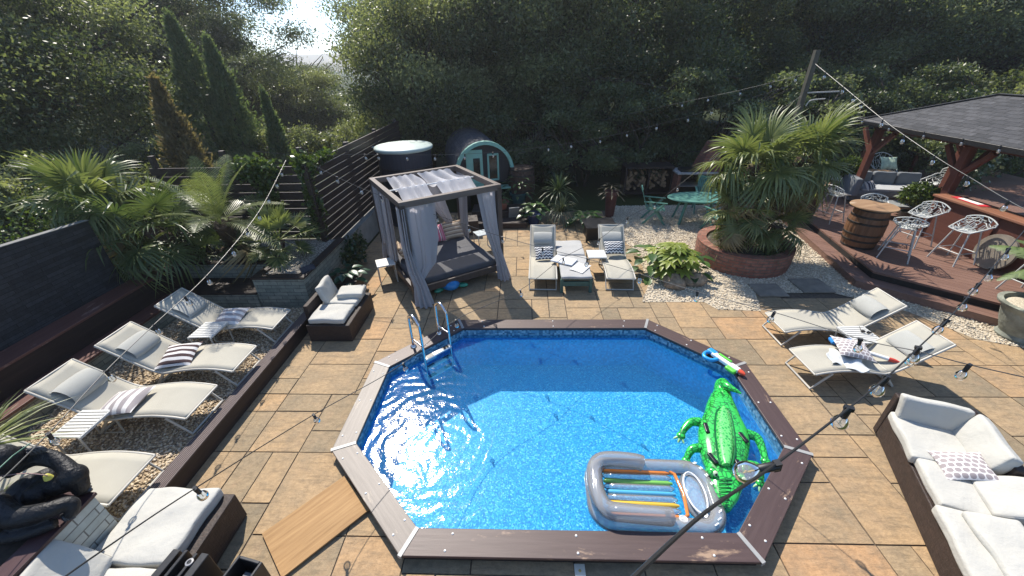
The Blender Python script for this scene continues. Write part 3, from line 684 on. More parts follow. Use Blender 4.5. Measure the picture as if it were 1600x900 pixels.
tree('woodland_tree', 'dark', -17.6, 22, 5.0, 1.12, 'dark tall tree rising behind the two cypresses', 1.0, group=BT)
tree('woodland_tree', 'dark', -19.5, 34, 1.6, .95, 'dark tree below the gap of sky, farther down the slope', 3.0, group=BT, sq=.75)
tree('woodland_tree', 'ash', -14.3, 26, 1.5, .85, 'hazy light tree low in the gap right of the cypresses', 2.0, group=BT, sq=.9)
tree('ash_tree', 'ash', -4.0, 18.2, 3.0, .95, 'pale leaved tree at the right side of the sky gap', .7, group=BT, sq=1.15)
tree('oak_tree', 'oak', 1.8, 19.6, 4.0, 1.1, 'spreading oak in the middle with branches showing through its leaves', 1.3, group=BT)
tree('oak_tree', 'dark', -2.0, 21.5, 4.4, 1.1, 'dark oak left of the spreading oak, above the hot tub', 2.6, group=BT)
tree('woodland_tree', 'dark', 8.3, 22.0, 4.0, 1.05, 'darkest tree behind the tall palms', .2, group=BT)
tree('ash_tree', 'ash', 14.4, 22.0, 4.2, 1.1, 'light leaved tree right of the timber pole', 1.9, group=BT)
tree('ash_tree', 'ash', 21, 21.5, 4.4, 1.1, 'light leaved tree above the ridge of the bar roof', 4.0, group=BT)
tree('oak_tree', 'oak', 28, 20.5, 4.6, 1.2, 'tree in the upper right corner, cut by the frame', 5.0, group=BT)
for i, (x, y, k, s, lb) in enumerate([(-3, 31, 'dark', 1.5, 'far tree behind the pale leaved tree'), (4, 31, 'oak', 1.6, 'far tree showing through the top of the spreading oak'), (11, 31, 'dark', 1.6, 'far tree between the dark tree and the light leaved one'), (19, 31, 'oak', 1.7, 'far tree behind the light leaved trees'), (28, 31, 'dark', 1.7, 'far tree behind the bar roof'), (36, 27, 'dark', 1.5, 'far tree at the right edge'), (-28.5, 31, 'dark', 1.7, 'far dark tree behind the left hand trees'), (-28, 21, 'oak', 1.4, 'far tree at the left edge')]):
    tree('woodland_tree', k, x, y, 6.6, s, lb, i*1.3, group='far trees of the wood')
SHG = 'dark shrubs along the back of the garden'
for i, (x, y, zc, s, k, lb) in enumerate([(-1.2, 16.6, 1.2, 1.2, 'bush', 'dark shrub just behind the round topped cabin'), (.6, 15.6, 1.5, 1.25, 'bush', 'dark shrub over the wooden barrel'), (2.2, 14.9, 1.4, 1.2, 'bush', 'dark shrub behind the spiky agave'), (4.0, 15.6, 1.6, 1.3, 'bush', 'dark shrub behind the log store'), (5.8, 15.9, 1.8, 1.4, 'bush', 'dark shrub behind the brick barbecue'),
    (7.6, 15.2, 1.7, 1.35, 'bush', 'dark shrub directly behind the tall palms'), (9.6, 15.8, 1.6, 1.3, 'bush', 'dark shrub behind the deck railing'), (11.8, 16.0, 1.7, 1.4, 'bush', 'dark shrub behind the round woven chairs'), (-8.4, 13.6, .9, 1.1, 'pale', 'pale shrub at the foot of the cypresses'), (-10.2, 11.2, 1.0, 1.1, 'pale', 'pale shrub left of the rusty conifer'), (-9.2, 8.9, .6, .95, 'bush', 'shrub behind the slatted fence on the left'), (-10.5, 8.0, 1.0, 1.15, 'pale', 'yellowish shrub above the slate wall'),
    (-6.4, 15.3, .6, 1.15, 'pale', 'pale shrub behind the climbing slatted fence'), (17.2, 15.0, 2.0, 1.5, 'pale', 'pale shrub behind the bar roof at right'), (14.2, 15.2, 1.8, 1.35, 'bush', 'dark shrub behind the left eave of the bar roof'), (-3.0, 17.2, 1.6, 1.3, 'bush', 'dark shrub between the hot tub and the cabin')]):
    tree('garden_shrub', k, x, y, zc, s, lb, i*.9, 'shrub', SHG)
# slender conifers
def conifer(name, mat_, topp, base_z, rw, seed, label, n=9000, leaf=.11, prof=1.0):
    r = np.random.default_rng(seed); H = topp.z-base_z; u = r.random(n)**.8; a = r.random(n)*6.283
    prf = np.minimum(1, (1-u)*1.35+.05)**prof*np.minimum(1, u*6+.35); lump = 1+.26*np.sin(a*3+u*21+seed)+.2*np.sin(a*5-u*33)+.22*r.normal(size=n)*(r.random(n) < .4)
    rr = rw*prf*lump*np.sqrt(.25+.75*r.random(n)); pts = np.c_[np.cos(a)*rr, np.sin(a)*rr, u*H+.1*r.normal(size=n)]
    t = r.normal(size=(n, 3))*.45+np.c_[np.cos(a)*.5, np.sin(a)*.5, np.full(n, .9)]; t /= np.linalg.norm(t, axis=1, keepdims=True)
    b = np.cross(t, r.normal(size=(n, 3))); b /= np.linalg.norm(b, axis=1, keepdims=True); l = leaf*(.6+.8*r.random((n, 1)))
    V = np.stack([pts, pts+t*l*.5+b*l*.2, pts+t*l, pts+t*l*.5-b*l*.2], 1).reshape(-1, 3)
    th_ = thing(name, label, 'tree', (topp.x, topp.y, base_z)); put('crown', raw_mesh(name+'_crown', V, (np.arange(n)*4)[:, None]+np.arange(4)[None], mat_, np.clip(r.random(n)*.7+.3*u, 0, 1)), th_)
    MB().tube([(0, 0, -.1), (0, 0, H*.5), (0, 0, H*.9)], [.09, .06, .02], 7).build('trunk', BARK, th_); return th_
conifer('cypress_tree', CYP, TOP(266, 30, 13.5), 0, .95, 1, 'tallest of the slender dark cypresses behind the fence', 16000)
conifer('cypress_tree', CYP, TOP(325, 66, 13.5), 0, .8, 2, 'second tall cypress, right beside the tallest one', 15000)
conifer('cypress_tree', CYP, TOP(412, 148, 13.0), 0, .36, 3, 'small thin cypress standing apart to the right', 7000)
conifer('rusty_conifer', RUST, TOP(243, 132, 10.6), 0, .62, 4, 'rust brown half dead conifer behind the left palms', 9000, .12, 1.0)
# ---- palms
def fan_mesh(name, seed, Rl=.75, pet=.7, nb=34, droop=.35, span=300, w0=.034, mat_=None, fold=.15):
    r = random.Random(seed); V, F, T = [], [], []
    def strip(P, W, side, up_, tv):
        o = len(V)
        for p, ww in zip(P, W): V.extend([p-side*ww+up_*ww*.35, p, p+side*ww+up_*ww*.35])
        for i in range(len(P)-1):
            for k in (0, 1): a = o+i*3+k; F.append((a, a+1, a+4, a+3)); T.append(tv)
    pz = lambda s: -.12*s*s*pet
    P = [Vector((pet*s, 0, pz(s))) for s in (0, .33, .66, 1)]
    strip(P, [.014, .011, .009, .008], Vector((0, 1, 0)), Vector((0, 0, 1)), .75); hub = P[-1]
    for i in range(nb):
        a = R(-span/2+span*i/(nb-1))+r.uniform(-.03, .03); d = Vector((math.cos(a), math.sin(a), 0)); sd2 = Vector((-d.y, d.x, 0))
        L = Rl*(1-.22*abs(a/R(span/2))**1.6)*r.uniform(.9, 1.05); rise = fold*abs(math.sin(a))
        dr = droop*r.uniform(.5, 1.6); kk = r.random() < droop*.6; pts, ws = [], []
        for s, ww in ((0.02, .25), (.3, .9), (.6, 1), (.82, .65), (1, .06)):
            z = rise*L*s-dr*L*s**3*.75; x = L*s
            if kk and s > .6: z -= (s-.6)*L*.7; x = L*(.6+(s-.6)*.45)
            pts.append(hub+d*x+Vector((0, 0, z))); ws.append(w0*ww)
        strip(pts, ws, sd2, Vector((0, 0, 1)), min(1, max(0, r.gauss(.45, .2))))
    return raw_mesh(name, np.array([tuple(p) for p in V]), np.array(F), mat_, np.array(T))
def feather_mesh(name, seed, L=1.6, nb=38, ll=.34, droop=.5, w0=.012, mat_=None, vee=.5):
    r = random.Random(seed); V, F, T = [], [], []; spine = lambda s: Vector((L*s*(1-.18*droop*s), 0, L*(.18*s-droop*s*s*.75)))
    def strip(P, W, side, tv):
        o = len(V)
        for p, ww in zip(P, W): V.extend([p-side*ww, p+side*ww])
        for i in range(len(P)-1): a = o+i*2; F.append((a, a+1, a+3, a+2)); T.append(tv)
    strip([spine(i/10) for i in range(11)], [.014*(1-.08*i) for i in range(11)], Vector((0, 1, 0)), .8)
    for i in range(nb):
        s = .12+.88*i/(nb-1); p = spine(s); tg = (spine(min(1, s+.02))-spine(s-.02)).normalized()
        for sg in (-1, 1):
            l = ll*(math.sin(math.pi*min(1, .2+s*.78))**.7)*r.uniform(.85, 1.1); d = (tg*.62+Vector((0, sg*.85, 0))+Vector((0, 0, vee*.5))).normalized()
            q = [p, p+d*l*.5, p+d*l+Vector((0, 0, -.22*l))]; strip(q, [w0*.7, w0, w0*.1], tg, min(1, max(0, r.gauss(.5, .2))))
    return raw_mesh(name, np.array([tuple(p) for p in V]), np.array(F), mat_, np.array(T))
FAN = [fan_mesh('fan_frond_mesh', i, .74, .56, 34, dr, 280, .023, PALMG) for i, dr in ((1, .3), (2, .55), (3, .9))]
FAND = [fan_mesh('dark_fan_frond_mesh', i+5, .78, .6, 34, dr, 270, .018, PALMD) for i, dr in ((1, .25), (2, .45), (3, .75))]
FANS = fan_mesh('dry_fan_frond_mesh', 21, .65, .6, 26, 1.3, 240, .026, STRAW)
FANC = [fan_mesh('stiff_fan_frond_mesh', i+30, .36, .42, 22, .1, 200, .017, PALMG, .3) for i in (1, 2)]
FEA = [feather_mesh('feather_frond_mesh', i+40, 1.7, 36, .36, dr, .012, PALMG) for i, dr in ((1, .35), (2, .6))]
FERN = [feather_mesh('fern_frond_mesh', i+50, 1.05, 40, .2, dr, .016, leafmat('fern_leaf', (.06, .1, .025), (.2, .27, .09), .35, .5), .1) for i, dr in ((1, .45), (2, .7))]
def palm(name, label, base, head, meshes, n, seed, s=1.0, tilt=(75, -35), cat='palm', tr=.1, dry=0, trunk_mat=None, group=None, azr=None, lean=True):
    r = random.Random(seed); base, head = Vector(base), Vector(head); t = thing(name, label, cat, base, 0, group); h = head-base
    if h.length > .15:
        P = smooth_path([Vector((0, 0, -.05)), h*.5+Vector((r.uniform(-.05, .05), 0, 0)), h], 5)
        mb = MB(); mb.tube(P, [tr*(1.15-.15*i/(len(P)-1))*(1+.12*(i % 2)) for i in range(len(P))], 10)
        for k in range(int(h.length*60)):       # hairy leaf bases
            s_ = r.random(); p = h*s_; a = r.uniform(0, 6.28); d = Vector((math.cos(a), math.sin(a), 0)); mb.bar(p+d*tr*.9, p+d*tr*1.5+Vector((0, 0, .09)), .03, .01)
        mb.build('trunk', trunk_mat or plain('palm_fibre', (.07, .045, .028), .95, .4, 12, 1, 40, .02), t)
    for k in range(n):
        f = k/max(1, n-1); el = tilt[0]+(tilt[1]-tilt[0])*f+r.uniform(-9, 9); az = k*137.5+r.uniform(-18, 18)
        if azr: az = azr[0]+(azr[1]-azr[0])*((k*.618) % 1)
        j = min(len(meshes)-1, int(f*len(meshes))); sc_ = s*r.uniform(.85, 1.12)
        put('frond', meshes[j], t, h, (R(r.uniform(-18, 18)), R(-el), R(az)), (sc_, sc_, sc_))
    for k in range(dry): put('dry_frond', FANS, t, h-Vector((0, 0, .15)), (0, R(r.uniform(50, 75)), R(k*97+20)), (s, s, s))
    return t
# brick ring with the tall palms
RB = thing('brick_planter', 'round red brick planter holding the clump of tall palms', 'planter', (5.0, 8.45, 0))
mb = MB(); N_ = 56; ri, ro, H_ = .8, .96, .47
for rr_, a_, b_ in ((ro, 0, H_),):
    mb.lathe([(ro, 0), (ro+.03, .2), (ro+.035, H_), (ri, H_), (ri, .3)], N_)
o = mb.build('brick_ring', brick('old_red_brick', (.2, .07, .045), (.3, .13, .085), (.14, .1, .075), .21, .072, .009, .9, 1.2, var=.4), RB)
uvl = o.data.uv_layers[0].data
for p in o.data.polygons:
    if abs(p.normal.z) < .7:
        cen = p.center; a0_ = math.atan2(cen.y, cen.x)
        for li in p.loop_indices:
            q = o.data.vertices[o.data.loops[li].vertex_index].co; a = math.atan2(q.y, q.x); a += 6.2832 if a-a0_ < -3 else (-6.2832 if a-a0_ > 3 else 0); uvl[li].uv = (a*ro, q.z)
MB().lathe([(.79, .3), (.79, .42), (.3, .46), (.01, .47)], 30).build('soil', plain('planter_soil', (.06, .045, .03), .95, .4, 30), RB)
PG = 'tall palms in the brick planter'
palm('fan_palm', 'tall fan palm on the left of the brick planter clump', (4.75, 8.4, .44), TOP(1178, 258, 8.25), FAN, 19, 1, .93, (76, -52), dry=7, group=PG)
palm('fan_palm', 'tallest fan palm of the brick planter clump, leaning right', (5.3, 8.55, .44), TOP(1255, 245, 8.75), FAN, 19, 2, .93, (76, -52), dry=7, group=PG)
palm('fan_palm', 'short fan palm drooping over the front of the brick planter', (4.9, 8.1, .44), TOP(1158, 325, 8.0), FAN, 9, 3, .7, (55, -75), dry=3, group=PG)
palm('fan_palm', 'low fan palm on the right side of the brick planter', (5.5, 8.2, .44), TOP(1215, 352, 8.1), FAN, 8, 4, .62, (45, -60), dry=1, group=PG)
def rosette(name, label, loc, n, L, wd, seed, mat_, el=(85, 5), droop=.6, cat='plant', group=None, rz=0, pot=None):
    r = random.Random(seed); V, F, T = [], [], []
    for k in range(n):
        a = k*2.39996+r.uniform(-.2, .2); e = R(el[0]+(el[1]-el[0])*(k/n)+r.uniform(-8, 8)); l = L*r.uniform(.7, 1.1); d = Vector((math.cos(a), math.sin(a), 0)); sd2 = Vector((-d.y, d.x, 0)); o = len(V); tv = min(1, max(0, r.gauss(.5, .22)))
        for s, ww in ((0, .7), (.3, 1), (.65, .8), (1, .05)):
            p = d*(l*s*math.cos(e)+.02)+Vector((0, 0, l*s*math.sin(e)-droop*l*s**2.4*math.cos(e))); V.extend([p-sd2*wd*ww+Vector((0, 0, wd*ww*.4)), p, p+sd2*wd*ww+Vector((0, 0, wd*ww*.4))])
        for i in range(3):
            for q in (0, 1): b_ = o+i*3+q; F.append((b_, b_+1, b_+4, b_+3)); T.append(tv)
    me = raw_mesh(name+'_blades', np.array([tuple(p) for p in V]), np.array(F), mat_, np.array(T))
    o = put(name, me, None, loc, (0, 0, rz)); return tag(o, label, cat, group)
for i, (x, y, lb) in enumerate([(4.35, 8.1, 'grassy tuft at the left rim of the brick planter'), (5.6, 7.95, 'grassy tuft at the right rim of the brick planter'), (4.55, 8.75, 'grassy tuft at the back left of the brick planter'), (5.15, 7.75, 'grassy tuft at the front of the brick planter')]):
    rosette('grass_tuft', lb, (x, y, .43), 60, .42, .007, i, PALMD, (85, 15), .9, 'grass', 'grass tufts in the brick planter')
# left palms
palm('fan_palm', 'large fan palm arching over the slate wall', (-6.75, 7.3, .8), TOP(150, 318, 6.6), FAN, 15, 11, .88, (80, -20), dry=1, group='palms by the fence')
palm('fan_palm', 'dark fan palm with low fronds in the bench corner', (-6.3, 7.2, .8), TOP(228, 360, 6.5), FAND, 16, 12, .95, (60, -50), group='palms by the fence')
palm('feather_palm', 'feather palm with long arching fronds against the fence', (-6.05, 7.45, .8), TOP(345, 350, 6.75), FEA, 15, 13, .82, (80, 0), tr=.11, dry=1, group='palms by the fence')
palm('small_fan_palm', 'small stiff fan palm in the grey gravel of the planter', (-4.75, 6.85, .8), TOP(436, 375, 6.85), FANC, 26, 14, 1.0, (82, -40), tr=.07, dry=0, group='palms by the fence')
palm('small_fan_palm', 'small fan palm with dry skirt left of the gravel planter', (-5.5, 7.0, .8), TOP(348, 392, 7.0), FAND[:2], 9, 15, .6, (75, 0), tr=.09, dry=3, group='palms by the fence')
# spiky plant at lower left
rosette('spiky_plant', 'yellow green spiky plant at the left edge beside the gorilla', tuple(G(-35, 705, 1.02)), 110, .75, .012, 3, PALMG, (78, 0), .3)
rosette('spiky_plant', 'dry tipped small spiky plant in front of the gorilla at the left edge', tuple(G(-14, 800, .98)), 34, .3, .007, 5, PALMG, (75, 10), .4)
# climbers on the fence
def climber(label, boxes, seed, mat_, n, leaf=.075, name='climber', cat='climber'):
    r = np.random.default_rng(seed); P = []
    tot = sum(b_[6] for b_ in boxes)
    for b_ in boxes:
        k = int(n*b_[6]/tot); q = r.random((k, 3)); w_ = np.clip(1+.25*r.normal(size=(k, 1)), .3, 1.5); c = np.array([(b_[0]+b_[3])/2, (b_[1]+b_[4])/2, (b_[2]+b_[5])/2]); hs = np.array([(b_[3]-b_[0])/2, (b_[4]-b_[1])/2, (b_[5]-b_[2])/2]); g = r.normal(size=(k, 3)); g /= np.linalg.norm(g, axis=1, keepdims=True)
        P.append(c+g*hs*r.random((k, 1))**.35*w_)
    P = np.concatenate(P); o_ = P.mean(0); o_[2] = P[:, 2].min(); V, F = leaf_cloud(r, P-o_, .3, leaf, .75); tt = r.random(len(P))
    return tag(put(name, raw_mesh(name+'_leaves', V, F, mat_, tt), None, tuple(o_)), label, cat)
p = TOP(395, 262, 7.95); climber('bushy green climber spilling over the top of the back fence', [(p.x-.55, 7.8, p.z-.28, p.x+.55, 8.15, p.z+.2, 3), (p.x-.1, 7.85, p.z-1.3, p.x+.35, 8.0, p.z, 2)], 1, IVY, 2600)
climber('green climber growing up the fence corner post', [(-4.55, 7.8, .9, -4.25, 7.95, 2.3, 3), (-4.6, 7.75, 2.2, -4.2, 8.1, 2.65, 2), (-4.4, 7.9, 2.35, -4.2, 9.1, 2.55, 1)], 2, IVY, 2600)
climber('yellow green foliage trailing over the slate wall at the left edge', [(-9.0, 6.0, 1.6, -7.5, 7.6, 2.4, 3), (-9.6, 4.8, 1.3, -7.6, 6.6, 2.0, 2)], 3, IVY, 3000, .05)
climber('variegated ivy hedge behind the grey sofa', [(12.9, 12.7, .3, 14.6, 13.3, 2.2, 3), (13.2, 12.0, .4, 13.9, 13.2, 2.3, 2)], 4, leafmat('variegated_leaf', (.02, .06, .02), (.22, .26, .16), .2, .35), 5200, .11, 'ivy_hedge', 'hedge')
climber('green climber low on the grey wall beside the daybed', [(-4.1, 7.6, .1, -3.75, 8.7, .75, 1)], 6, leafmat('dark_ivy', (.012, .035, .012), (.04, .08, .025), .2, .35), 1500, .075)
# potted and border plants
def leafy(name, label, loc, n, L, W, seed, mat_, el=(80, 5), pet=.35, lobes=0, cat='plant', group=None):
    r = random.Random(seed); V, F, T = [], [], []
    def blade(p, d, sd2, l, w_, tv):
        o = len(V); up_ = sd2.cross(d)
        for s, ww in ((0, .15), (.25, .9), (.55, 1), (.8, .6), (1, .02)): q = p+d*l*s-Vector((0, 0, .25*l*s*s)); V.extend([q-sd2*w_*ww+up_*w_*ww*-.3, q, q+sd2*w_*ww+up_*w_*ww*-.3])
        for i in range(4):
            for k in (0, 1): b_ = o+i*3+k; F.append((b_, b_+1, b_+4, b_+3)); T.append(tv)
    for k in range(n):
        a = k*2.39996+r.uniform(-.3, .3); f = (k+.5)/n; e = R(el[0]+(el[1]-el[0])*f+r.uniform(-8, 8)); h = pet*r.uniform(.7, 1.15)
        d = Vector((math.cos(a)*math.cos(e), math.sin(a)*math.cos(e), math.sin(e))); p = d*h; tv = min(1, max(0, r.gauss(.5, .25)))
        out = Vector((math.cos(a), math.sin(a), -.15+.25*math.sin(e))).normalized(); sd2 = Vector((-math.sin(a), math.cos(a), 0))
        if lobes:
            for q in range(lobes):
                b_ = R(-115+230*q/(lobes-1)); dd = (out*math.cos(b_)+sd2*math.sin(b_)).normalized(); s2 = (sd2*math.cos(b_)-out*math.sin(b_)).normalized(); blade(p, dd, s2, L*(1-.25*abs(b_)/2), W, tv)
        else: blade(p, out, sd2, L*r.uniform(.8, 1.15), W, tv)
        o = len(V); V.extend([Vector((0, 0, 0)), p+sd2*.005, p-sd2*.005]); F.append((o, o+1, o+2, o+2)); T.append(.6)
    F2 = [f for f in F if f[2] != f[3]]; T2 = [t_ for f, t_ in zip(F, T) if f[2] != f[3]]
    me = raw_mesh(name+'_leaves', np.array([tuple(p) for p in V]), np.array(F2), mat_, np.array(T2))
    o = put(name, me, None, loc); return tag(o, label, cat, group)
YEL = leafmat('yellow_green_leaf', (.14, .2, .03), (.36, .4, .09), .35, .4); MID = leafmat('mid_green_leaf', (.03, .07, .02), (.09, .16, .04), .3, .35); HOS = leafmat('hosta_leaf', (.03, .08, .02), (.12, .2, .05), .3, .35)
GLAZE = lambda nme, c: plain(nme, c, .25, .25, 6, .1, 30, spec=.6)
def pot(label, loc, r, h, mat_, name='plant_pot', group=None):
    o = MB().lathe([(r*.68, 0), (r*.8, h*.3), (r*.98, h*.85), (r*1.08, h*.87), (r*1.08, h), (r*.94, h), (r*.9, h*.86), (.01, h*.84)], 28).build(name, mat_, None, loc, smooth=True); return tag(o, label, 'pot', group)
pot('dark blue glazed pot half buried under the yellow leaved plant', (3.1, 7.65, 0), .3, .28, GLAZE('blue_glaze', (.02, .04, .06)))
leafy('fatsia_plant', 'yellow green palmate leaved plant in the sun above two rocks', (3.15, 7.65, .25), 34, .27, .045, 1, YEL, (85, 0), .45, 7)
leafy('broad_plant', 'darker broad leaved plant to the left of the yellow one', (2.75, 7.9, .05), 30, .3, .09, 2, MID, (80, 0), .5)
leafy('broad_plant', 'dark leafy clump shading the right side of the yellow plant', (3.5, 7.75, .05), 24, .26, .08, 3, MID, (75, 0), .45)
for (x, y, s, sx, sd_, lb) in [(3.05, 7.18, .21, 1.15, 1, 'left of two weathered rocks at the foot of the yellow plant'), (3.48, 7.25, .19, 1.35, 2, 'right of two weathered rocks at the foot of the yellow plant')]:
    bm = bmesh.new(); bmesh.ops.create_icosphere(bm, subdivisions=3, radius=s); r = random.Random(sd_); ph = [r.uniform(0, 6) for _ in range(6)]
    for v in bm.verts: k = 1+.16*math.sin(v.co.x*14+ph[0]+math.sin(v.co.y*11))+.12*math.sin(v.co.y*17+ph[1]+v.co.z*9)+.05*math.sin(v.co.z*40+ph[2]); v.co = Vector((v.co.x*sx, v.co.y*.85, v.co.z*.72))*k
    me = bpy.data.meshes.new('rock'); bm.to_mesh(me); bm.free(); me.shade_smooth(); me.materials.append(plain('weathered_rock', (.24, .18, .12), .9, .45, 9, .8, 24, .02)); o = put('rock', me, None, (x, y, .1)); tag(o, lb, 'rock', 'rocks by the yellow plant')
# back border between cabin and log store
rosette('spiky_agave', 'spiky strap leaved plant standing tall in the dark back border', (1.0, 11.6, .75), 50, .75, .022, 7, PALMD, (85, -5), .5)
rosette('strap_plant', 'arching strap leaved plant in front of the spiky one', (1.05, 11.0, .3), 90, .8, .014, 8, leafmat('strap_leaf', (.05, .07, .03), (.16, .18, .09), .25, .4), (80, 10), 1.0)
leafy('hosta_plant', 'broad green hosta at the edge of the paving beside the fire box', (1.75, 10.7, .05), 40, .28, .1, 9, HOS, (75, 5), .35)
leafy('hosta_plant', 'small green hosta in the dark blue pot', (.25, 10.9, .3), 26, .22, .08, 10, MID, (75, 5), .3)
pot('dark blue pot at the paving edge under a small hosta', (.25, 10.9, 0), .22, .32, GLAZE('navy_glaze', (.015, .03, .09)))
pot('tall teal pot at the back of the border', (-.2, 11.9, .15), .26, .5, GLAZE('teal_glaze', (.015, .06, .065)))
pot('terracotta bowl pot on the end of the dark step', (-.72, 11.3, .3), .24, .25, plain('terracotta', (.22, .08, .05), .8, .2))
leafy('flowering_plant', 'small leafy flowering plant in the terracotta bowl', (-.72, 11.3, .5), 30, .14, .035, 11, MID, (85, 10), .22)
leafy('flowering_plant', 'leafy plant rising from the tall teal pot', (-.2, 11.9, .62), 40, .18, .04, 12, MID, (85, 0), .45)
pot('reddish pedestal urn between border and gravel', (2.55, 11.5, .0), .18, .75, plain('red_urn', (.09, .03, .025), .7, .2))
leafy('feathery_plant', 'feathery brownish plant spilling from the reddish pedestal urn', (2.55, 11.5, .72), 36, .3, .02, 13, leafmat('bronze_leaf', (.04, .04, .015), (.12, .09, .04), .2, .5), (80, -10), .25)
o = MB().box((0, 0, .24), (.3, .05, .5), rot=(.25, 0, .2)).build('leaning_slab', plain('grey_slab', (.16, .16, .15), .9), None, (-.32, 10.98, 0), bevel=.005); tag(o, 'grey slab leaning between terracotta bowl and blue pot', 'slab')
# ================================================================== furniture and everything that stands about
SLING = plain('cream_sling_mesh', (.385, .365, .305), .8, .05, 3, .25, 220, .002, spec=.2); SLINGG = plain('grey_sling_mesh', (.34, .35, .36), .8, .05, 3, .25, 220, .002, spec=.2)
ALU = plain('taupe_aluminium', (.42, .4, .35), .45, .06, 4, 0, spec=.5); HEADR = plain('grey_headrest', (.36, .36, .33), .85, .06, 3, .2, 120, .002, spec=.2)
WHITE = plain('white_canvas', (.44, .43, .39), .85, .06, 2.5, .8, 6.5, .022, spec=.2); WICK = brick('dark_wicker', (.035, .02, .016), (.06, .036, .028), (.006, .004, .003), .05, .012, .002, .6, 1.0, var=.3)
def lounger(label, loc, rz, z=0, fabric=SLING, seed=0, head=.72, hr=True, roll=.05):
    t = thing('sun_lounger', label, 'lounger', (loc[0], loc[1], z), rz, 'sun loungers around the pool'); k = head/.72
    prof = smooth_path([(0, 0, .285), (.16, 0, .318), (.4, 0, .335), (.68, 0, .31), (.92, 0, .268), (1.02, 0, .262), (1.16, 0, .262+.055*k), (1.4, 0, .262+.23*k), (1.72-.12*(k-1), 0, .262+.47*k)], 4)
    P = [Vector(p) for p in prof]; n = len(P)-1
    h = next(i for i, p in enumerate(P) if p.x > 1.03)
    def sheet(a, b): return MB().grid(b-a, 6, lambda u, v: (P[a+round(u*(b-a))].x, -.265+.53*v, P[a+round(u*(b-a))].z+.012-.012*math.sin(math.pi*v)))
    sheet(0, h).build('seat_sling', fabric, t, solid=.006, smooth=True); sheet(h, n).build('back_sling', fabric, t, solid=.006, smooth=True)
    mb = MB()
    for s in (-1, 1): mb.tube([p+Vector((0, s*.28, 0)) for p in P], .016, 8)
    for i in (0, h, n): mb.tube([P[i]+Vector((0, -.28, 0)), P[i]+Vector((0, .28, 0))], .013, 8)
    mb.build('side_frame', ALU, t, smooth=True)
    for x0, x1 in ((.24, .03), (1.0, 1.2)):
        z0 = .3 if x0 < .5 else .25
        MB().tube([(x0, -.28, z0), (x1, -.275, .02), (x1, .275, .02), (x0, .28, z0)], .018, 8).build('leg_frame', ALU, t, smooth=True)
    if hr:
        a, b = P[-6], P[-3]; d = (b-a).normalized(); nn = Vector((-d.z, 0, d.x)); mb = MB(); L = (b-a).length
        def bol(u, v):
            an = math.pi*v; w_ = math.sin(math.pi*min(max(u, .02), .98))**.05; return a+d*(L/2-L/2*math.cos(an)*w_)+nn*(.02+roll*math.sin(an)*w_)+Vector((0, (u-.5)*.42, 0))
        mb.grid(14, 10, bol); mb.grid(14, 4, lambda u, v: a+d*L*v+nn*.018+Vector((0, (u-.5)*.42, 0))); mb.build('headrest', HEADR, t, smooth=True, merge=True)
    return t
lounger('cream sun lounger farthest back in the gravel bed, dappled by palm shade', (-4.05, 5.3), math.pi, .2, seed=1)
lounger('cream sun lounger in the gravel bed carrying the dark brown striped pillow', (-4.05, 4.31), math.pi, .2, seed=2, roll=.07)
lounger('cream sun lounger in the gravel bed carrying the broad grey striped pillow', (-4.08, 3.48), math.pi, .2, seed=3, roll=.1)
lounger('cream sun lounger in the gravel bed half hidden by the gorilla', (-4.04, 2.42), math.pi, .2, seed=4)
lounger('sun lounger with chevron pillow left of the green bench', (.36, 7.02), R(88), 0, SLING, 5, .8)
lounger('sun lounger with chevron pillow right of the green bench', (1.93, 7.0), R(88), 0, SLING, 6, .8)
lounger('empty cream sun lounger on the right, nearer the deck step', (4.13, 5.48), R(2), 0, roll=.09)
lounger('cream sun lounger on the right with pillow and clothes on it', (3.98, 4.5), R(3), 0, roll=.04)
def side_table(label, loc, z, rz=0, top=(.42, .34), h=.4, mat_=None, slats=9, u=True):
    mat_ = mat_ or plain('white_grey_aluminium', (.55, .55, .52), .5, .05, 4, 0)
    t = thing('side_table', label, 'side table', (loc[0], loc[1], z), rz, 'small side tables'); a, b = top[0]/2, top[1]/2; mb = MB()
    if slats:
        for k in range(slats): mb.box((-a+(k+.5)*2*a/slats, 0, h-.008), (2*a/slats*.72, 2*b, .016))
        mb.bar((-a, -b, h-.02), (a, -b, h-.02), .02, .03).bar((-a, b, h-.02), (a, b, h-.02), .02, .03)
    else: mb.rbox((0, 0, h-.015), (2*a, 2*b, .03), .01)
    mb.build('table_top', mat_, t, bevel=.002)
    for s in (-1, 1): MB().tube([(s*a*.92, -b*.9, h-.03), (s*a*.92, -b*.9, .012), (s*a*.92, b*.9, .012), (s*a*.92, b*.9, h-.03)], .012, 8).build('leg_frame', ALU, t)
    return t
side_table('slatted side table between the two nearest gravel bed loungers', (-5.15, 3.03), .2, R(92))
side_table('slatted side table between the two farthest gravel bed loungers', (-4.95, 4.87), .2, R(92))
side_table('slatted side table holding sunglasses between the right hand loungers', (5.12, 5.0), 0, R(93), (.44, .4))
side_table('small smooth white table between green bench and right chevron lounger', (1.57, 7.92), 0, 0, (.4, .4), .42, None, 0)
side_table('white topped metal side table at the left corner of the daybed', (-3.0, 7.52), 0, R(25), (.38, .38), .45, None, 0)
side_table('grey patterned metal side table at the right side of the daybed', (-1.05, 9.15), 0, R(30), (.4, .34), .45, plain('speckled_grey_top', (.3, .34, .36), .5, .4, 25), 0)
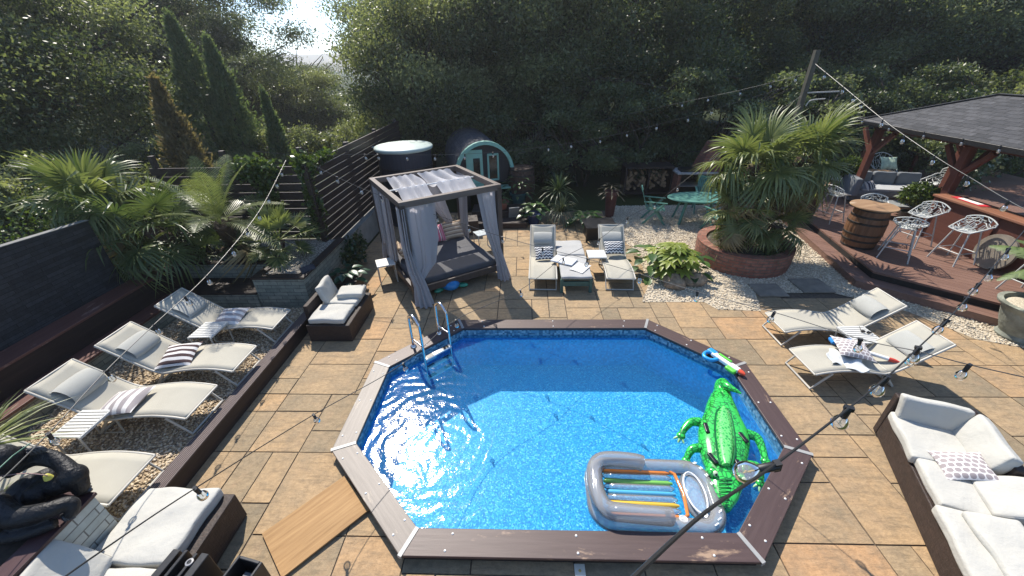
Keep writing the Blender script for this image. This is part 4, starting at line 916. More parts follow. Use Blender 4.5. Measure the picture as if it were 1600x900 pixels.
# pillows
W_, BR, GY, TN = (.62, .6, .58), (.07, .045, .045), (.3, .27, .27), (.36, .28, .2)
S_BROWN = stripes('brown_white_stripe', [(0, W_), (.5, BR)], .095); S_GREY = stripes('grey_white_stripe', [(0, W_), (.5, GY)], .11); S_NAVY = stripes('navy_white_stripe', [(0, W_), (.45, (.05, .055, .09))], .085)
S_TAN = stripes('tan_stripe', [(0, TN), (.4, (.5, .43, .34)), (.7, (.2, .15, .12))], .09, 1); S_PINK = stripes('pink_stripe', [(0, (.5, .13, .2)), (.35, W_), (.5, (.3, .06, .1)), (.65, (.55, .25, .3))], .13)
m = NT('chevron_print'); sx = m.N('SeparateXYZ'); m.L(m.coord('Object'), sx.inputs[0])
tri = m.math('ABSOLUTE', m.math('SUBTRACT', m.math('FRACT', m.math('ADD', m.math('DIVIDE', sx.outputs[0], .075), 10)), .5)); q = m.math('FRACT', m.math('ADD', m.math('DIVIDE', m.math('ADD', sx.outputs[1], m.math('MULTIPLY', tri, .06)), .062), 10))
m.col(m.ramp(q, [(.49, (.62, .62, .6)), (.51, (.02, .025, .05))])); m.set(rough=.9); CHEV = m.m
m = NT('hexagon_print'); vo = m.N('TexVoronoi', feature='DISTANCE_TO_EDGE'); vo.inputs['Scale'].default_value = 1; vo.inputs['Randomness'].default_value = 0
# offset rows give hexagons
sx = m.N('SeparateXYZ'); m.L(m.coord('Object', (17, 19.6, 0)), sx.inputs[0]); row = m.math('MODULO', m.math('ADD', m.math('FLOOR', sx.outputs[1]), 100), 2); cx_ = m.N('CombineXYZ'); fx = m.math('SUBTRACT', m.math('FRACT', m.math('ADD', m.math('ADD', sx.outputs[0], m.math('MULTIPLY', row, .5)), 100)), .5); fy = m.math('SUBTRACT', m.math('FRACT', m.math('ADD', sx.outputs[1], 100)), .5)
dist = m.math('ADD', m.math('POWER', m.math('ABSOLUTE', fx), 2.6), m.math('POWER', m.math('ABSOLUTE', fy), 2.6)); m.col(m.ramp(dist, [(.09, (.3, .26, .26)), (.11, (.66, .63, .6))])); m.set(rough=.9); HEX = m.m
def pillow(label, mat_, loc, rot, size=(.44, .44), h=.075, seed=0, group='scatter pillows'):
    return tag(MB().pillow(size[0], size[1], h, 14, seed).build('pillow', mat_, None, loc, rot, smooth=True, merge=True), label, 'pillow', group)
pillow('grey and white striped pillow on the farthest gravel bed lounger', S_GREY, (-4.88, 5.3, .55), (0, R(-8), R(95)), seed=1)
pillow('dark brown and white striped pillow on the second lounger of the gravel bed', S_BROWN, (-4.98, 4.3, .56), (0, R(10), R(-78)), (.46, .46), seed=2)
pillow('broad grey and white striped pillow on the third lounger of the gravel bed', S_GREY, (-4.98, 3.4, .56), (0, R(-6), R(8)), (.48, .46), seed=3)
pillow('navy chevron pillow on the lounger left of the green bench', CHEV, (.42, 7.92, .44), (R(38), 0, R(5)), (.42, .34), seed=4)
pillow('navy chevron pillow on the lounger right of the green bench', CHEV, (1.98, 8.12, .47), (R(38), 0, R(0)), (.44, .34), seed=5)
pillow('grey hexagon patterned pillow lying on clothes on the right lounger', HEX, (4.72, 4.62, .43), (R(5), R(6), R(-14)), (.46, .42), .07, seed=6)
# clothes, toy tube, sunglasses
mb = MB(); r = random.Random(4)
mb.grid(16, 12, lambda u, v: (-.2+.42*u+.03*math.sin(9*v), -.24+.4*v+.04*math.sin(7*u), .015+.022*(math.sin(13*u+5*v)+1)*(math.sin(9*v+2)*.5+.6)))
tag(mb.build('crumpled_shirt', plain('pale_grey_cloth', (.5, .52, .52), .9, .12, 5), None, (4.56, 4.5, .32), (0, 0, R(-25)), smooth=True, solid=.004), 'crumpled pale grey shirt under the hexagon pillow', 'shirt')
wt = thing('water_toy', 'white toy tube with red tip beside the hexagon pillow', 'toy', (5.02, 4.55, .335), R(-38)); MB().tube([(-.24, 0, .03), (.14, 0, .03)], .028, 12).build('tube', plain('white_plastic', (.75, .75, .73), .35, .04), wt, smooth=True); MB().tube([(.14, 0, .03), (.2, 0, .03), (.26, 0, .03)], [.03, .03, .012], 12).build('tip', plain('red_plastic', (.5, .05, .03), .4), wt, smooth=True)
tag(MB().rbox((0, 0, .03), (.3, .16, .05), .02, 5, .012, 3).build('folded_towel', plain('bright_blue_cloth', (.02, .2, .55), .9, .2, 8), None, (4.75, 4.86, .33), (0, 0, R(-12)), smooth=True), 'bright blue cloth peeping out behind the hexagon pillow', 'towel')
sg = thing('sunglasses', 'black sunglasses lying on the slatted table at right', 'sunglasses', (5.2, 5.02, .405), R(-30))
for s in (-1, 1): MB().ell((s*.035, 0, .022), (.03, .008, .024), 12, 8).build('lens', plain('dark_lens', (.01, .01, .012), .1), sg, smooth=True); MB().tube([(s*.066, 0, .03), (s*.066, .13, .02), (s*.06, .15, .005)], .004, 6).build('temple', plain('black_frame', (.01, .01, .01), .3), sg)
# green bench with pads and paper
GREEN = plain('dark_teal_paint', (.04, .1, .085), .5, .15, 8); TEAL = plain('teal_paint', (.075, .21, .17), .45, .12, 5)
t = thing('low_bench', 'low dark green slatted bench carrying two pale cushions', 'bench', (1.03, 7.87, 0)); mb = MB()
for k in range(7): mb.box((-.27+k*.09, 0, .31), (.075, 1.85, .02))
mb.build('slatted_top', GREEN, t)
for x in (-.29, .29):
    for y in (-.9, .9): MB().box((x, y, .15), (.06, .06, .3)).build('leg', GREEN, t, bevel=.004)
for y in (-.9, .9): MB().box((0, y, .2), (.52, .03, .1)).build('apron', GREEN, t)
PALEC = plain('pale_grey_canvas', (.36, .36, .35), .9, .08, 4, .3, 12, .008)
tag(MB().rbox((0, 0, .03), (.62, 1.0, .06), .025, 8, .006, 1).build('seat_pad', PALEC, None, (1.03, 7.42, .322), (0, 0, 0), smooth=True), 'pale cushion on the near half of the green bench, under a newspaper', 'cushion')
tag(MB().rbox((0, 0, .03), (.62, .8, .06), .025, 8, .006, 2).build('seat_pad', PALEC, None, (1.02, 8.36, .322), (0, 0, 0), smooth=True), 'pale cushion on the far half of the green bench', 'cushion')
m = NT('printed_sheet'); sx = m.N('SeparateXYZ'); m.L(m.coord('Object'), sx.inputs[0]); ln = m.math('FRACT', m.math('ADD', m.math('MULTIPLY', sx.outputs[0], 22), 50)); m.col(m.ramp(ln, [(.6, (.6, .6, .58)), (.68, (.4, .4, .4))])); m.set(rough=.9)
tag(MB().grid(6, 6, lambda u, v: (-.15+.3*u, -.2+.4*v, .006*math.sin(5*u+3*v)+.008)).build('newspaper', m.m, None, (1.14, 7.3, .388), (0, 0, R(-35)), solid=.004), 'pale printed sheet lying on the near bench cushion', 'newspaper')
tag(MB().rbox((0, 0, .02), (.5, .32, .03), .012, 6, .006, 5).build('folded_towel', plain('white_blue_cloth', (.55, .57, .6), .9, .1, 8), None, (.83, 7.62, .385), (0, 0, R(-28)), smooth=True), 'folded white cloth crossing the left edge of the green bench', 'towel')
# fire box
t = thing('fire_box', 'black square box table behind the right chevron lounger', 'table', (1.95, 9.85, 0), R(3)); BLK = plain('black_steel', (.012, .012, .013), .4, .2, 6)
MB().box((0, 0, .39), (.82, .72, .03)).build('table_top', plain('dark_top', (.02, .02, .022), .3), t, bevel=.004); MB().box((0, .05, .19), (.68, .52, .37)).build('body', BLK, t, bevel=.004)
for x in (-.37, .37): MB().box((x, -.32, .19), (.05, .05, .37)).build('leg', BLK, t)
# ---- white cushioned wicker sofas
def cush(label, loc, rot, size, seed, parent=None, noise=.007, puff=.012, group='white outdoor cushions'):
    return tag(MB().rbox((0, 0, 0), size, .028, 14, noise, seed, puff).build('seat_cushion', WHITE, None, loc, rot, smooth=True), label, 'cushion', group)
# right corner sofa: local x across (towards the pool is -x), local -y along towards the camera
ang = math.atan2(-.37, .93); so_ = Vector((4.36, 3.52, 0)); E3 = Matrix.Rotation(ang, 4, 'Z'); sp_ = lambda x, y, z: tuple(so_+E3 @ Vector((x, y, z)))
t = thing('wicker_sofa', 'long dark wicker sofa on the right with scattered white cushions', 'sofa', so_, ang)
MB().box((.36, -1.12, .17), (.7, 2.2, .3)).build('base', WICK, t, bevel=.012); MB().box((.36, -.02, .33), (.72, .09, .62)).build('end_back', WICK, t, bevel=.012)
MB().box((.72, -.42, .33), (.09, .78, .62)).build('side_back', WICK, t, bevel=.012); MB().box((.72, -1.5, .3), (.09, 1.36, .56)).build('side_back', WICK, t, bevel=.012)
cush('white seat cushion in the far corner of the right wicker sofa', sp_(.3, -.42, .39), (0, 0, ang), (.62, .68, .11), 1)
cush('white seat cushion in the middle of the right wicker sofa, under the hexagon pillow', sp_(.33, -1.02, .385), (0, 0, ang), (.62, .58, .1), 2)
cush('white seat cushion sliding off the near end of the right wicker sofa', sp_(.3, -1.68, .395), (0, 0, ang), (.66, .72, .11), 3)
cush('white back cushion standing at the far end of the right wicker sofa', sp_(.33, -.12, .56), (R(74), 0, ang), (.62, .3, .11), 4)
cush('white back cushion leaning on the long side in the sofa corner', sp_(.62, -.46, .56), (0, R(-66), ang), (.34, .62, .11), 5)
cush('white back cushion flopped flat across the middle of the right sofa', sp_(.6, -1.06, .5), (0, R(-20), ang), (.44, .46, .1), 6)
cush('thin white cushion lying on top of the sliding one', sp_(.36, -1.66, .49), (0, R(-4), ang+R(8)), (.4, .64, .07), 7)
pillow('grey hexagon patterned pillow on the white corner sofa', HEX, sp_(.36, -.78, .5), (R(4), R(-14), ang+R(8)), (.42, .34), .06, seed=8)
# lower left sofa
t = thing('wicker_sofa', 'low dark wicker seat with white cushions at the lower left', 'sofa', (-3.38, 1.6, 0)); MB().box((0, 0, .19), (.84, 1.5, .36)).build('base', WICK, t, bevel=.012)
MB().box((-.0, -.0, .012), (.7, 1.3, .02)).build('plinth', BLK, t)
cush('large white seat cushion filling the lower left wicker seat', (-3.43, 1.99, .43), (0, 0, 0), (.74, .7, .12), 11, noise=.008)
cush('white seat cushion cut by the lower edge of the picture', (-3.43, 1.27, .43), (0, 0, 0), (.74, .7, .12), 12, noise=.008)
cush('white cushion leaning on the stone planter at the lower left', (-3.66, 1.38, .66), (R(-8), R(52), R(8)), (.5, .6, .12), 13)
# left daybed sofa
t = thing('wicker_sofa', 'small dark wicker seat with white cushions beside the raised planter', 'sofa', (-3.33, 5.88, 0)); MB().box((0, 0, .17), (.74, 1.1, .33)).build('base', WICK, t, bevel=.012); MB().box((-.41, .1, .3), (.08, .9, .58)).build('back', WICK, t, bevel=.012)
cush('white cushion on the near half of the small wicker seat', (-3.36, 5.62, .385), (0, 0, 0), (.62, .5, .09), 21, noise=.006); cush('white cushion on the far half of the small wicker seat', (-3.34, 6.14, .385), (0, 0, 0), (.62, .5, .09), 22, noise=.006)
cush('white back cushion standing upright against the planter wall', (-3.62, 6.12, .58), (0, R(72), R(4)), (.36, .5, .09), 23); cush('small plump white cushion on the far end of the small wicker seat', (-3.22, 6.22, .47), (0, 0, R(6)), (.46, .36, .1), 24)
t = tag(MB().lathe([(.3, 0), (.31, .34), (.33, .35), (.27, .35), (.26, .3), (.01, .29)], 4, Matrix.Rotation(R(45), 4, 'Z')).build('rattan_planter', WICK, None, (-3.62, 6.95, 0)), 'square rattan planter box between wicker seat and daybed', 'planter')
leafy('broad_plant', 'dark green plant in the square rattan planter', (-3.62, 6.95, .28), 26, .24, .07, 31, leafmat('deep_green_leaf', (.012, .05, .025), (.04, .1, .05), .2, .35), (80, 5), .28)
# ---- daybed
DB = thing('daybed', 'four poster daybed of dark timber with draped grey curtains', 'daybed', (-1.87, 7.94, 0), R(33)); BROWN = wood('taupe_brown_beam', (.1, .075, .062), (.17, .135, .115), .5, 0, grain=16); BROWNY = wood('taupe_brown_beam_side', (.1, .075, .062), (.17, .135, .115), .5, 1, grain=16); DPOST = wood('dark_brown_post', (.045, .032, .027), (.08, .06, .052), .5, 2, grain=16)
for x in (-.97, .97):
    for y in (-.98, .98): MB().box((x, y, 1.0), (.1, .1, 2.0)).build('post', DPOST, DB, bevel=.005)
for y in (-.98, .98): MB().box((0, y, 2.0), (2.04, .1, .11)).build('beam', BROWN, DB, bevel=.005)
for x in (-.97, .97): MB().box((x, 0, 2.001), (.1, 1.855, .112)).build('beam', BROWNY, DB, bevel=.005)
MB().tube([(-.92, 0, 2.0), (.92, 0, 2.0)], .014, 8).build('curtain_pole', plain('white_pole', (.7, .7, .68), .4), DB)
for y in (-.98, .98): MB().box((0, y, .26), (1.83, .07, .14)).build('bed_rail', DPOST, DB, bevel=.005)
for x in (-.97, .97): MB().box((x, 0, .26), (.07, 1.85, .14)).build('bed_rail', DPOST, DB, bevel=.005)
MB().box((0, 0, .255), (1.86, 1.87, .03)).build('slat_base', BLK, DB)
tag(MB().rbox((0, 0, 0), (1.84, 1.84, .15), .04, 12, .005, 3, .01).build('mattress', plain('charcoal_canvas', (.055, .056, .064), .8, .15, 3, .3, 14, .008), None, (-1.87, 7.94, .36), (0, 0, R(33)), smooth=True), 'large charcoal mattress on the four poster daybed', 'mattress')
m = NT('grey_voile'); m.col((.48, .47, .48)); m.set(rough=.85, spec=.15); tl = m.N('BsdfTranslucent'); tl.inputs[0].default_value = (.5, .49, .53, 1); mx = m.N('MixShader'); mx.inputs[0].default_value = .45; m.L(m.b.outputs[0], mx.inputs[1]); m.L(tl.outputs[0], mx.inputs[2]); m.L(mx.outputs[0], m.out.inputs[0]); VOILE = m.m
m = NT('white_voile'); m.col((.62, .62, .64)); m.set(rough=.85, spec=.15); tl = m.N('BsdfTranslucent'); tl.inputs[0].default_value = (.7, .7, .72, 1); tp = m.N('BsdfTransparent'); mx = m.N('MixShader'); mx.inputs[0].default_value = .4; m.L(m.b.outputs[0], mx.inputs[1]); m.L(tl.outputs[0], mx.inputs[2]); m2 = m.N('MixShader'); m2.inputs[0].default_value = .15; m.L(mx.outputs[0], m2.inputs[1]); m.L(tp.outputs[0], m2.inputs[2]); m.L(m2.outputs[0], m.out.inputs[0]); WVOILE = m.m
def canopy(x0, x1, seed, wave):
    r = random.Random(seed); a = r.uniform(0, 6)
    def fn(u, v):      # v: back beam -> pole -> front beam
        if v < .5: y = .9-1.8*v; z = 2.03-wave*(math.sin(math.pi*min(1, v*2))**.8)*(.55+.45*math.sin(u*16+a+2*v))
        else: y = .9-1.8*v; z = 2.02-.16*math.sin(math.pi*(v-.5)*2)**.9-.02*math.sin(u*22+a)*math.sin(math.pi*(v-.5)*2)
        x = x0+(x1-x0)*u+.05*math.sin(v*5+a)+(.12*(v-.5) if v > .5 else 0); return (x, y, z+.012*math.sin(u*30+v*9))
    return fn
for x0, x1, s, wv_ in ((-.72, -.12, 1, .17), (.02, .8, 2, .2)): MB().grid(36, 28, canopy(x0, x1, s, wv_)).build('canopy_cloth', WVOILE, DB, smooth=True)
def curtain(secs, folds, seed, name='curtain', mat_=VOILE):      # secs: (x,y,z,rx,ry)
    r = random.Random(seed); ph = r.uniform(0, 6); S = []
    for i in range(len(secs)-1):
        for j in range(6): t_ = j/6; S.append([secs[i][k]*(1-t_)+secs[i+1][k]*t_ for k in range(5)])
    S.append(list(secs[-1])); n = folds*6; V, F = [], []
    for i, (x, y, z, rx, ry) in enumerate(S):
        for k in range(n):
            a = 6.2832*k/n; q = 1+.26*math.sin(folds*a+ph+.25*math.sin(i*.4))+.1*math.sin(3*a+i*.25+ph); V.append((x+rx*q*math.cos(a), y+ry*q*math.sin(a), z))
    for i in range(len(S)-1):
        for k in range(n): F.append((i*n+k, i*n+(k+1) % n, (i+1)*n+(k+1) % n, (i+1)*n+k))
    return MB().add(V, F).build(name, mat_, DB, smooth=True)
curtain([(-.68, -.93, 1.95, .26, .05), (-.68, -.95, 1.2, .25, .06), (-.72, -.97, .78, .2, .07), (-.86, -1.0, .52, .1, .09)], 11, 1)
curtain([(-.98, -.9, 1.93, .05, .12), (-.99, -.93, 1.2, .06, .12), (-.95, -1.0, .75, .09, .1), (-.88, -1.08, .4, .1, .1), (-.86, -1.16, .02, .15, .15)], 9, 2)
curtain([(.72, -.93, 1.94, .17, .05), (.78, -.95, 1.2, .13, .07), (.86, -.98, .75, .08, .08), (.94, -1.05, .4, .08, .09), (.98, -1.1, .02, .12, .12)], 9, 3)
curtain([(-.97, .74, 1.93, .05, .22), (-.97, .74, .72, .06, .2), (-.98, .86, .62, .05, .09), (-.98, .9, .05, .09, .1)], 9, 4)
curtain([(-.98, .15, 1.93, .05, .2), (-.97, .22, .9, .06, .18), (-.96, .3, .45, .07, .14)], 9, 5)
curtain([(.2, .96, 1.93, .22, .05), (.45, .97, 1.2, .15, .06), (.68, .98, .7, .07, .07), (.78, .98, .06, .1, .1)], 9, 6)
curtain([(.97, .72, 1.93, .05, .2), (.97, .8, 1.0, .06, .14), (.98, .86, .1, .08, .1)], 9, 7)
E33 = Matrix.Rotation(R(33), 4, 'Z'); db = lambda x, y, z: tuple(Vector((-1.87, 7.94, 0))+E33 @ Vector((x, y, z)))
pillow('navy and white striped pillow at the head of the daybed', S_NAVY, db(-.12, .66, .62), (R(62), 0, R(30)), (.42, .42), .09, 1, 'pillows on the daybed')
pillow('pink striped pillow at the head of the daybed', S_PINK, db(.2, .7, .63), (R(60), 0, R(36)), (.42, .42), .09, 2, 'pillows on the daybed')
pillow('tan striped pillow right of the pink one on the daybed', S_TAN, db(.62, .7, .63), (R(58), 0, R(30)), (.5, .44), .1, 3, 'pillows on the daybed')
pillow('tan striped pillow alone at the left side of the daybed', S_TAN, db(-.76, .2, .6), (R(60), 0, R(110)), (.46, .42), .1, 4, 'pillows on the daybed')
t = thing('inflatable_turtle', 'blue and green inflatable turtle tucked beneath the daybed', 'inflatable', (-1.56, 7.1, .0), R(205)); MB().ell((0, 0, .16), (.2, .24, .13), 20, 12).build('shell', plain('shiny_blue_vinyl', (.01, .16, .4), .2, .2, 8), t, smooth=True)
GV = plain('teal_green_vinyl', (.03, .25, .16), .25, .2, 8); MB().ell((0, -.2, .1), (.13, .13, .1), 16, 10).build('head', GV, t, smooth=True)
for sx_ in (-1, 1): MB().ell((.24*sx_, .02, .07), (.14, .07, .05), 14, 8, (0, 0, .5*sx_)).build('flipper', GV, t, smooth=True)
# ---- hot tub, cabin, barrel, steps
t = thing('hot_tub', 'tall round dark tub with pale mint lid beside the slatted fence', 'hot tub', (-3.36, 11.35, 0)); m = NT('navy_staves'); tc = m.coord('UV'); sx = m.N('SeparateXYZ'); m.L(tc, sx.inputs[0]); fr_ = m.math('FRACT', m.math('MULTIPLY', sx.outputs[0], 9)); m.col(m.ramp(fr_, [(.06, (.004, .005, .01)), (.1, (.014, .018, .034))])); m.set(rough=.6); NAVY = m.m
o = MB().lathe([(.7, 0), (.735, 2.06)], 48).build('tub_wall', NAVY, t); uvl = o.data.uv_layers[0].data
for p in o.data.polygons:
    a0_ = math.atan2(p.center.y, p.center.x)
    for li in p.loop_indices: q = o.data.vertices[o.data.loops[li].vertex_index].co; a = math.atan2(q.y, q.x); a += 6.2832 if a-a0_ < -3 else (-6.2832 if a-a0_ > 3 else 0); uvl[li].uv = (a*.75, q.z)
MINT = plain('mint_paint', (.19, .4, .33), .5, .1, 4); LIDM = plain('pale_mint_lid', (.38, .45, .41), .55, .12, 3)
MB().lathe([(.78, 2.065), (.8, 2.09), (.8, 2.13), (.77, 2.16), (.01, 2.18)], 48).build('lid', LIDM, t, smooth=True); MB().box((-.82, 0, 2.12), (.12, .08, .03)).build('lid_handle', LIDM, t)
MB().lathe([(.722, .5), (.735, .5), (.735, .55), (.722, .55)], 40).lathe([(.735, 1.6), (.748, 1.6), (.748, 1.65), (.735, 1.65)], 40).build('hoop', BLK, t)
CB = thing('round_cabin', 'arched dark garden cabin with mint trimmed front and shingled back', 'cabin', (-1.2, 12.1, .45), R(16)); hw, hh_ = .86, 1.62
def arch(r_, n=22, z0=0): return [(r_*math.cos(math.pi*(1.12-1.24*i/n)), z0+.74+r_*1.02*math.sin(math.pi*(1.12-1.24*i/n))) for i in range(n+1)]
mb = MB(); L_ = 3.4
P1, n_ = arch(.86), 22
V = [(x, 0.02, z) for x, z in P1]+[(x, L_, z) for x, z in P1]; mb.add(V, [(i, i+1, n_+2+i, n_+1+i) for i in range(n_)]+[(n_, 0, n_+1, 2*n_+1)]); mb.build('shingled_shell', brick('black_felt_shingle', (.035, .036, .043), (.075, .075, .085), (.014, .014, .016), .2, .1, .004, .85, .5, var=.5), CB)
mb = MB(); P1 = arch(.84); mb.add([(x, .1, z) for x, z in P1], [tuple(range(len(P1)))[::-1]]); mb.build('front_wall', plain('black_boards', (.008, .009, .014), .6), CB); MB().add([(x, L_-.02, z) for x, z in P1], [tuple(range(len(P1)))]).build('back_wall', plain('black_boards', (.008, .009, .014), .6), CB)
mb = MB(); Po, Pi = arch(.9), arch(.8)
for i in range(n_): mb.add([(Po[i][0], -.04, Po[i][1]), (Po[i+1][0], -.04, Po[i+1][1]), (Pi[i+1][0], -.04, Pi[i+1][1]), (Pi[i][0], -.04, Pi[i][1]), (Po[i][0], .08, Po[i][1]), (Po[i+1][0], .08, Po[i+1][1]), (Pi[i+1][0], .08, Pi[i+1][1]), (Pi[i][0], .08, Pi[i][1])], [(0, 3, 2, 1), (0, 1, 5, 4), (2, 3, 7, 6)])
mb.build('arch_trim', MINT, CB); MB().box((0, -.12, .3), (1.7, .3, .05)).build('ledge', MINT, CB, bevel=.004)
DR = MB().box((-.3, .07, .86), (.5, .04, 1.1)).build('door', MINT, CB); MB().box((-.24, .045, .9), (.2, .03, .55)).build('window_pane', plain('dark_pane', (.01, .013, .015), .08), DR)
WN = MB().bar((.12, .07, .5), (.12, .07, 1.25), .05).bar((.42, .07, .5), (.42, .07, 1.25), .05).bar((.1, .07, .5), (.44, .07, .5), .05).bar((.1, .07, 1.25), (.44, .07, 1.25), .05).build('window_frame', MINT, CB); MB().box((.27, .085, .87), (.28, .02, .72)).build('window_pane', plain('dark_pane', (.01, .013, .015), .08), WN)
for x in (-.55, .55): MB().box((x, L_/2, -.2), (.12, L_*.9, .5)).build('bearer', BLK, CB)
STAVE = wood('barrel_stave', (.12, .055, .025), (.24, .12, .06), .6, 2, grain=14, spec=.4); STAVED = wood('dark_barrel_stave', (.04, .02, .012), (.08, .04, .025), .65, 2, grain=14)
def barrel(label, loc, r_, h, stave, lid=None, group=None):
    t = thing('barrel', label, 'barrel', loc, 0.3, group); prof = [(r_*(.84+.16*math.sin(math.pi*i/10)), h*i/10) for i in range(11)]
    mb = MB(); n = 22
    V, F = [], []
    for rr_, z in prof:
        for k in range(n*3): a = 6.2832*k/(n*3); q = rr_-(.006 if k % 3 == 0 else 0); V.append((q*math.cos(a), q*math.sin(a), z))
    N3 = n*3
    for i in range(10):
        for k in range(N3): F.append((i*N3+k, i*N3+(k+1) % N3, (i+1)*N3+(k+1) % N3, (i+1)*N3+k))
    F.append(tuple(10*N3+k for k in range(N3))); mb.add(V, F); mb.build('staves', stave, t)
    for f in (.03, .2, .36, .64, .8, .96):
        q = r_*(.84+.16*math.sin(math.pi*f))+.003; MB().lathe([(q, h*f-.022), (q+.003, h*f-.02), (q+.003, h*f+.02), (q, h*f+.022)], 40).build('hoop', plain('black_hoop', (.025, .022, .02), .5, .3, 10, 0, metal=.3), t, smooth=True)
    if lid: MB().lathe([(r_*.9, h+.004), (r_*1.18, h+.006), (r_*1.2, h+.02), (r_*1.18, h+.035), (.01, h+.036)], 40).build('round_top', lid, t, smooth=True)
    return t
barrel('dark wooden barrel in the shade right of the arched cabin', (-.1, 12.3, .3), .42, 1.0, STAVED)
OAKTOP = wood('worn_oak_top', (.25, .14, .07), (.42, .27, .15), .5, 0, grain=9, worn=(.5, .4, .28))
barrel('brown oak barrel table in the sun on the deck', (7.62, 8.55, .3), .36, .9, STAVE, OAKTOP); barrel('dark barrel table half behind the palm fronds', (7.45, 10.5, .3), .36, .9, STAVED, OAKTOP)
for x0, y0, z1, d_, lb in ((-.35, 10.75, .17, (1.5, .5), 'lower dark timber step before the arched cabin'), (-.35, 11.35, .34, (1.7, .7), 'upper dark timber step before the arched cabin')): tag(MB().box((0, 0, z1/2), (d_[0], d_[1], z1)).build('timber_step', DARKX, None, (x0-.35, y0, .0), bevel=.006), lb, 'step')
tag(MB().box((0, 0, .2), (.5, .5, .4)).build('timber_box', DARKX, None, (-1.55, 10.3, 0), (0, 0, R(10)), bevel=.008), 'dark timber box behind the right curtain of the daybed', 'box')
# ---- teal table and chairs
t = thing('oval_table', 'teal oval garden table on the pale gravel', 'table', (4.9, 10.95, 0), R(-3)); mb = MB(); mb.lathe([(.01, .68), (.5, .68), (.51, .7), (.5, .72), (.01, .72)], 40, None, 1.75, 1.0); mb.build('table_top', TEAL, t)
for x in (-.5, .5):
    for s in (-1, 1): MB().bar((x*.8, s*.2, .68), (x*1.1, s*.32, 0), .07, .04).build('leg', TEAL, t)
def fold_chair(label, loc, rz):
    t = thing('garden_chair', label, 'chair', (*loc, 0), rz, 'teal garden chairs'); mb = MB()
    for k in range(7): mb.box((0, -.2+k*.07, .42), (.46, .055, .02))
    mb.build('seat', TEAL, t); mb = MB()
    for k in range(9): y0, z0 = .27, .45; mb.bar((-.2+k*.05, .27, .46), (-.2+k*.05, .44, .95), .035, .016)
    mb.bar((-.24, .44, .96), (.24, .44, .96), .03, .06).bar((-.24, .27, .46), (.24, .27, .46), .03, .05); mb.build('backrest', TEAL, t)
    for s in (-1, 1):
        MB().bar((s*.25, -.28, 0), (s*.25, .2, .62), .035, .05).build('leg', TEAL, t); MB().bar((s*.25, .34, 0), (s*.25, -.18, .6), .035, .05).build('leg', TEAL, t); MB().bar((s*.26, -.26, .63), (s*.26, .36, .66), .05, .025).build('armrest', TEAL, t)
    return t
fold_chair('teal garden chair left of the oval table', (3.72, 10.95), R(78)); fold_chair('teal garden chair in front of the oval table, half behind the brick planter', (5.15, 10.2), R(195)); fold_chair('teal garden chair behind the oval table', (5.4, 11.75), R(-15))
# log store and barbecue
t = thing('log_store', 'low dark log store with flat top in the deep shade', 'log store', (4.15, 13.5, 0)); mb = MB(); mb.box((0, .2, .97), (1.6, .7, .06)).box((0, .5, .5), (1.5, .04, .95)).box((0, .15, .12), (1.5, .6, .06))
for x in (-.76, 0, .76): mb.box((x, .18, .5), (.06, .6, .94))
mb.build('frame', DARKX, t); mb = MB(); r = random.Random(2)
for k in range(90):
    x, z = r.uniform(-.68, .68), .2+r.random()*.6; q = r.uniform(.035, .06); mb.tube([(x, .12-r.random()*.05, z), (x, .45, z)], q, 7)
o = mb.build('stacked_logs', plain('cut_log_ends', (.3, .2, .12), .9, .4, 6), t); o['kind'] = 'stuff'
t = thing('brick_barbecue', 'red brick barbecue with stone counter and sloping chimney', 'barbecue', (5.55, 13.3, 0)); RBK = brick('red_brick', (.17, .055, .035), (.25, .095, .06), (.12, .08, .06), .21, .072, .008, .9, .8)
MB().box((-.55, 0, .42), (.1, .7, .84)).build('pier', RBK, t); MB().box((.5, 0, .42), (.1, .7, .84)).build('pier', RBK, t); MB().box((0, -.02, .87), (1.3, .8, .05)).build('counter_slab', plain('grey_stone_slab', (.35, .33, .31), .7, .25, 8), t, bevel=.006); MB().box((0, .1, .4), (1.0, .5, .03)).build('shelf', plain('shelf_slab', (.3, .28, .26), .8), t); MB().box((0, .36, .42), (1.0, .04, .84)).build('back_wall', BLK, t)
mb = MB(); mb.add([(x, y, z) for x, y, z in ((.05, -.3, .9), (.75, -.3, .9), (.75, .4, .9), (.05, .4, .9), (.38, 0, 1.75), (.68, 0, 1.75), (.68, .35, 1.75), (.38, .35, 1.75))], [(0, 1, 5, 4), (1, 2, 6, 5), (2, 3, 7, 6), (3, 0, 4, 7), (4, 5, 6, 7)]); mb.build('chimney', RBK, t)
MB().box((-.25, -.1, .94), (.5, .4, .08)).build('grill_tray', BLK, t)
t = thing('deck_railing', 'thin reddish timber rail crossing behind the deck', 'railing', (10.0, 14.2, .3)); MB().bar((-2.8, 0, 1.3), (3.6, .3, 1.3), .07, .05).build('rail', REDH, t)
for x in (-2.6, -.5, 1.6, 3.5): MB().box((x, .05*x/3.5+.13, .63), (.08, .08, 1.26)).build('post', REDW, t)
# timber pole for the lights
p0 = TOP(1250, 165, 11.0); p1 = TOP(1270, 90, 11.0)
t = thing('light_pole', 'square grey timber pole above the palms carrying the light strands', 'pole', (p0.x, 11, 0)); MB().box((0, 0, 2.1), (.11, .11, 4.2)).build('pole', wood('grey_timber', (.06, .057, .045), (.11, .105, .08), .8, 2), t)
MB().bar((.02, -.1, 3.3), (.75, -.12, 3.32), .03, .03).tube(smooth_path([(.08, -.1, 3.0), (.12, -.1, 3.1), (.22, -.1, 3.14), (.48, -.12, 3.16)], 4), .014, 6).build('bracket', ALU, t)
